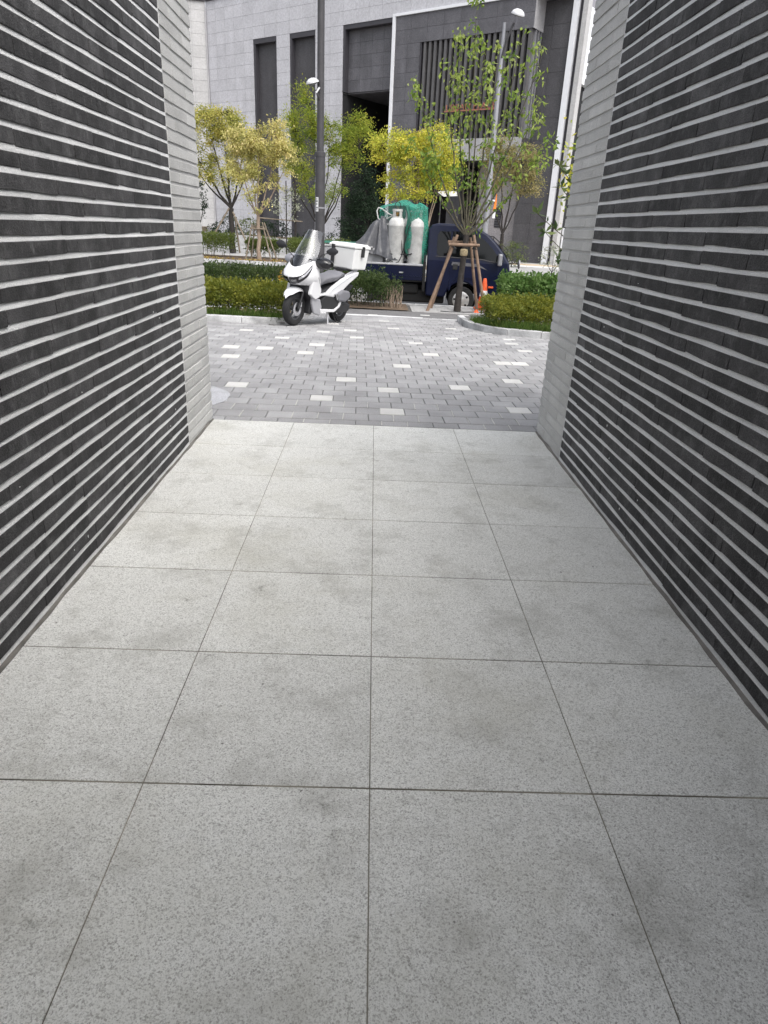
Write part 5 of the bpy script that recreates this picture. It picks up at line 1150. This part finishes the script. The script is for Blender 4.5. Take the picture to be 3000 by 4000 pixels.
        r = r * (1 + (.30 * w1 + .22 * w2 + .20 * (w3 - .5)) * min(1, v * 1.5)); ex = 1.0 + (.75 * v * v if math.cos(th) < 0 else .12 * v)
        z += .10 * w1 * (1 - v) + .05 * w2 * v + .06 * math.cos(th + .6) * (1 if v < .25 else .4)
        lift = -.30 * max(0, math.cos(th - R(-35))) * max(0, v - .6) * 2.2
        return (r * math.cos(th) * ex, r * math.sin(th) * .85, z + lift)
    S(sheet(ft, 90, 26), 'sheet', 'tarp', tp, smooth=35)
truck()

# ------------------------------------------------------------------ street furniture and small things
def lamp_head(parent, p, r, d, lensmat='lens'):
    """dome lamp: p centre, tilts along d"""
    lm = MB().lathe([(0, r * .62), (r * .45, r * .55), (r * .80, r * .32), (r, 0), (r * .97, -r * .06)], (0, 0, 0), 20).build('lamp_shade', 'lamp_white', parent, smooth=60)
    ln = MB().lathe([(0, -r * .30), (r * .5, -r * .24), (r * .85, -r * .10), (r * .93, 0)], (0, 0, 0), 20).build('lens', lensmat, lm, smooth=60)
    lm.location = p; lm.rotation_euler = d; return lm
zp = zg(15.6)
pl = thing('lamp_post', (-1.23, 15.95, zp), 'thick grey steel lamp post with a small dome lamp behind the scooter', 'lamp post')
MB().lathe([(.20, 0), (.20, .02), (.11, .03), (.107, .06), (.105, 3.02), (.112, 3.02), (.112, 3.10), (.075, 3.12), (.066, 8.6), (0, 8.6)], (0, 0, 0), 20).build('pole', 'pole_paint', pl, smooth=40)
MB().lathe([(.108, 2.02), (.108, 2.05)], (0, 0, 0), 20).build('band', 'metal_grey', pl)
MB().tube([(0, -.02, 4.00), (-.05, -.10, 4.12), (-.08, -.12, 4.22)], .022, 8).build('lamp_arm', 'pole_paint', pl)
MB().bar((-.02, -.09, 4.26), (-.09, -.12, 4.16), .05, .03).build('lamp_bracket', 'lamp_white', pl)
lamp_head(pl, (-.155, -.14, 4.33), .135, (R(12), R(-14), 0))
sk = MB().grid([[(.1065 * math.cos(R(a)), .1065 * math.sin(R(a)), z) for a in range(215, 256, 8)] for z in (1.96, 2.24)]).build('sticker', 'sticker', pl)
ik = MB()
for z, a0, a1 in ((2.20, 222, 246), (2.165, 220, 250), (2.15, 220, 250), (2.11, 224, 246), (2.09, 224, 246), (2.04, 232, 238), (2.02, 232, 238), (1.985, 222, 248)):
    ik.grid([[(.108 * math.cos(R(a)), .108 * math.sin(R(a)), zz_) for a in range(a0, a1 + 1, 4)] for zz_ in (z, z + .012)])
ik.build('print', 'ink', sk)
p2 = thing('street_lamp', (5.22, 34.6, -.48), 'tall slim pale street lamp with a round head across the road', 'street lamp')
MB().lathe([(.24, 0), (.24, .04), (.15, .06), (.14, 3.0), (.10, 7), (.065, 10.2), (0, 10.2)], (0, 0, 0), 16).build('pole', 'metal_grey', p2, smooth=40)
MB().tube([(0, -.05, 8.9), (.15, -.15, 9.6), (.36, -.25, 10.15)], [.05, .05, .045], 8).build('lamp_arm', 'pole_paint', p2)
lamp_head(p2, (.48, -.32, 10.45), .30, (R(22), R(10), 0))
MB().box(.02, .40, -.05, .05, 3.22, 3.30).build('bracket', 'metal_white', p2)
bn = thing('orange_banner', (5.56, 34.55, 2.02), 'narrow orange pennant with a white lower end on the street lamp', 'banner')
MB().prism([(-.07, .30), (.08, .30), (.08, .75), (.05, 1.15), (.0, .75)], -.012, .012, 'y').build('pennant', 'banner_orange', bn); MB().box(-.06, .07, -.012, .012, .0, .29).build('white_end', 'sticker', bn)
ws = thing('white_board', (3.42, 40.6, -.48), 'white arrow shaped board on a thin post by the dark entrance', 'signboard')
MB().tube([(.10, 0, 0), (.10, 0, 4.6)], .035, 8).build('post', 'pole_paint', ws)
MB().prism([(-.10, 3.78), (.20, 3.92), (.95, 3.86), (1.0, 3.64), (.25, 3.58), (.10, 3.66)], -.03, .03, 'y').build('board', 'sticker', ws)
# traffic cone
cn = thing('traffic_cone', (2.60, 16.48, zp + .014), 'orange traffic cone with one white band beside the right timber stakes', 'traffic cone')
MB().lathe([(.135, .03), (.112, .20), (.058, .58), (.040, .68), (.03, .70), (0, .70)], (0, 0, 0), 20).build('cone_body', 'cone_orange', cn, smooth=50)
MB().lathe([(.1005, .30), (.080, .43)], (0, 0, 0), 20).build('reflective_band', 'sticker', cn, smooth=50)
MB().box(-.19, .19, -.19, .19, 0, .035).build('base', 'cone_orange', cn, bevel=.012)
sp = thing('plastic_scrap', (2.36, 15.80, zp + .012), 'crumpled orange scrap at the foot of the right stakes', 'litter')
MB().lathe([(0, .06), (.03, .055), (.05, .02), (.08, .0)], (0, 0, 0), 7).build('scrap', 'cone_orange', sp)
# timber frame round the street tree
fr_ = thing('tree_stakes', (1.95, 15.95, zp), 'reddish timber stakes with cross rails around the street tree', 'tree stakes')
def pole(a, b, r, name='stake', mat='wood_stake', par=fr_):
    a, b = Vector(a), Vector(b); mid = (a + b) / 2 + Vector((random.uniform(-1, 1), 0, 0)) * .008
    MB().tube([a, mid, b], [r * 1.1, r, r * .92], 9).build(name, mat, par, smooth=50)
pole((-.72, -.26, 0), (-.155, -.16, 1.63), .034); pole((-.60, .30, 0), (-.19, .14, 1.58), .034)
pole((.60, -.24, 0), (.20, -.16, 1.64), .034); pole((.50, .32, 0), (.17, .14, 1.58), .034)
pole((-.34, -.205, 1.425), (.34, -.205, 1.435), .034, 'cross_rail'); pole((-.32, .18, 1.47), (.30, .18, 1.48), .034, 'cross_rail')
MB().tube([(-.25, -.22, 1.39), (-.18, -.23, 1.35), (-.21, -.13, 1.36)], .016, 6).tube([(.22, -.22, 1.39), (.28, -.20, 1.35), (.20, -.13, 1.36)], .016, 6).build('wire_tie', 'black_metal', fr_)
MB().lathe([(.070, 1.20), (.084, 1.215), (.088, 1.27), (.082, 1.33), (.070, 1.345)], (.035, 0, 0), 12).build('burlap_wrap', 'burlap', fr_, smooth=60)
MB().tube([(-.42, -.30, .02), (-.2, -.33, .015), (.1, -.30, .02), (.35, -.2, .02)], .012, 6).build('loose_cord', 'black_metal', fr_)
# stakes of the cream tree across the road and the amber tree
f2 = thing('tree_stakes', (-5.65, 35.0, -.345), 'weathered timber stakes with a rail around the cream yellow tree', 'tree stakes')
for a, b in (((-.62, -.3, 0), (-.28, -.1, 1.62)), ((-.45, .35, 0), (-.2, .12, 1.6)), ((.62, -.3, 0), (.2, -.1, 1.7)), ((.85, .1, 0), (.26, .08, 1.7))): pole(a, b, .036, 'stake', 'wood_old', f2)
pole((-.38, -.14, 1.42), (.36, -.14, 1.40), .04, 'cross_rail', 'wood_old', f2); pole((-.34, .14, 1.50), (.34, .14, 1.48), .035, 'cross_rail', 'wood_old', f2)
f3 = thing('tree_stakes', (-8.7, 44.0, -.45), 'leaning timber props around the amber tree at the far left', 'tree stakes')
for a, b in (((-1.5, -.3, .3), (-.1, -.1, 2.5)), ((1.2, -.4, 0), (.1, -.1, 2.3)), ((.3, .6, 0), (.15, .1, 2.2))): pole(a, b, .05, 'stake', 'wood_old', f3)
f4 = thing('cane_support', (-5.4, 45.5, -.45), 'thin cane rail tied to the pale sapling', 'plant support')
pole((-1.9, 0, 2.05), (.8, 0, 1.95), .035, 'rail', 'wood_old', f4); pole((-.2, .02, 0), (-.2, .02, 4.2), .035, 'cane', 'bark_dark', f4); pole((.35, .1, 0), (.35, .1, 4.4), .06, 'cane', 'bark_dark', f4)

chip = thing('floor_chip', (0.012, 0.585, 0.0), 'small dark chip lying beside the middle floor joint', 'litter')
MB().prism([(-.012, -.004), (-.004, -.009), (.010, -.006), (.013, .002), (.002, .008), (-.009, .005)], .0012, .006, 'z').build('chip', 'bark', chip)
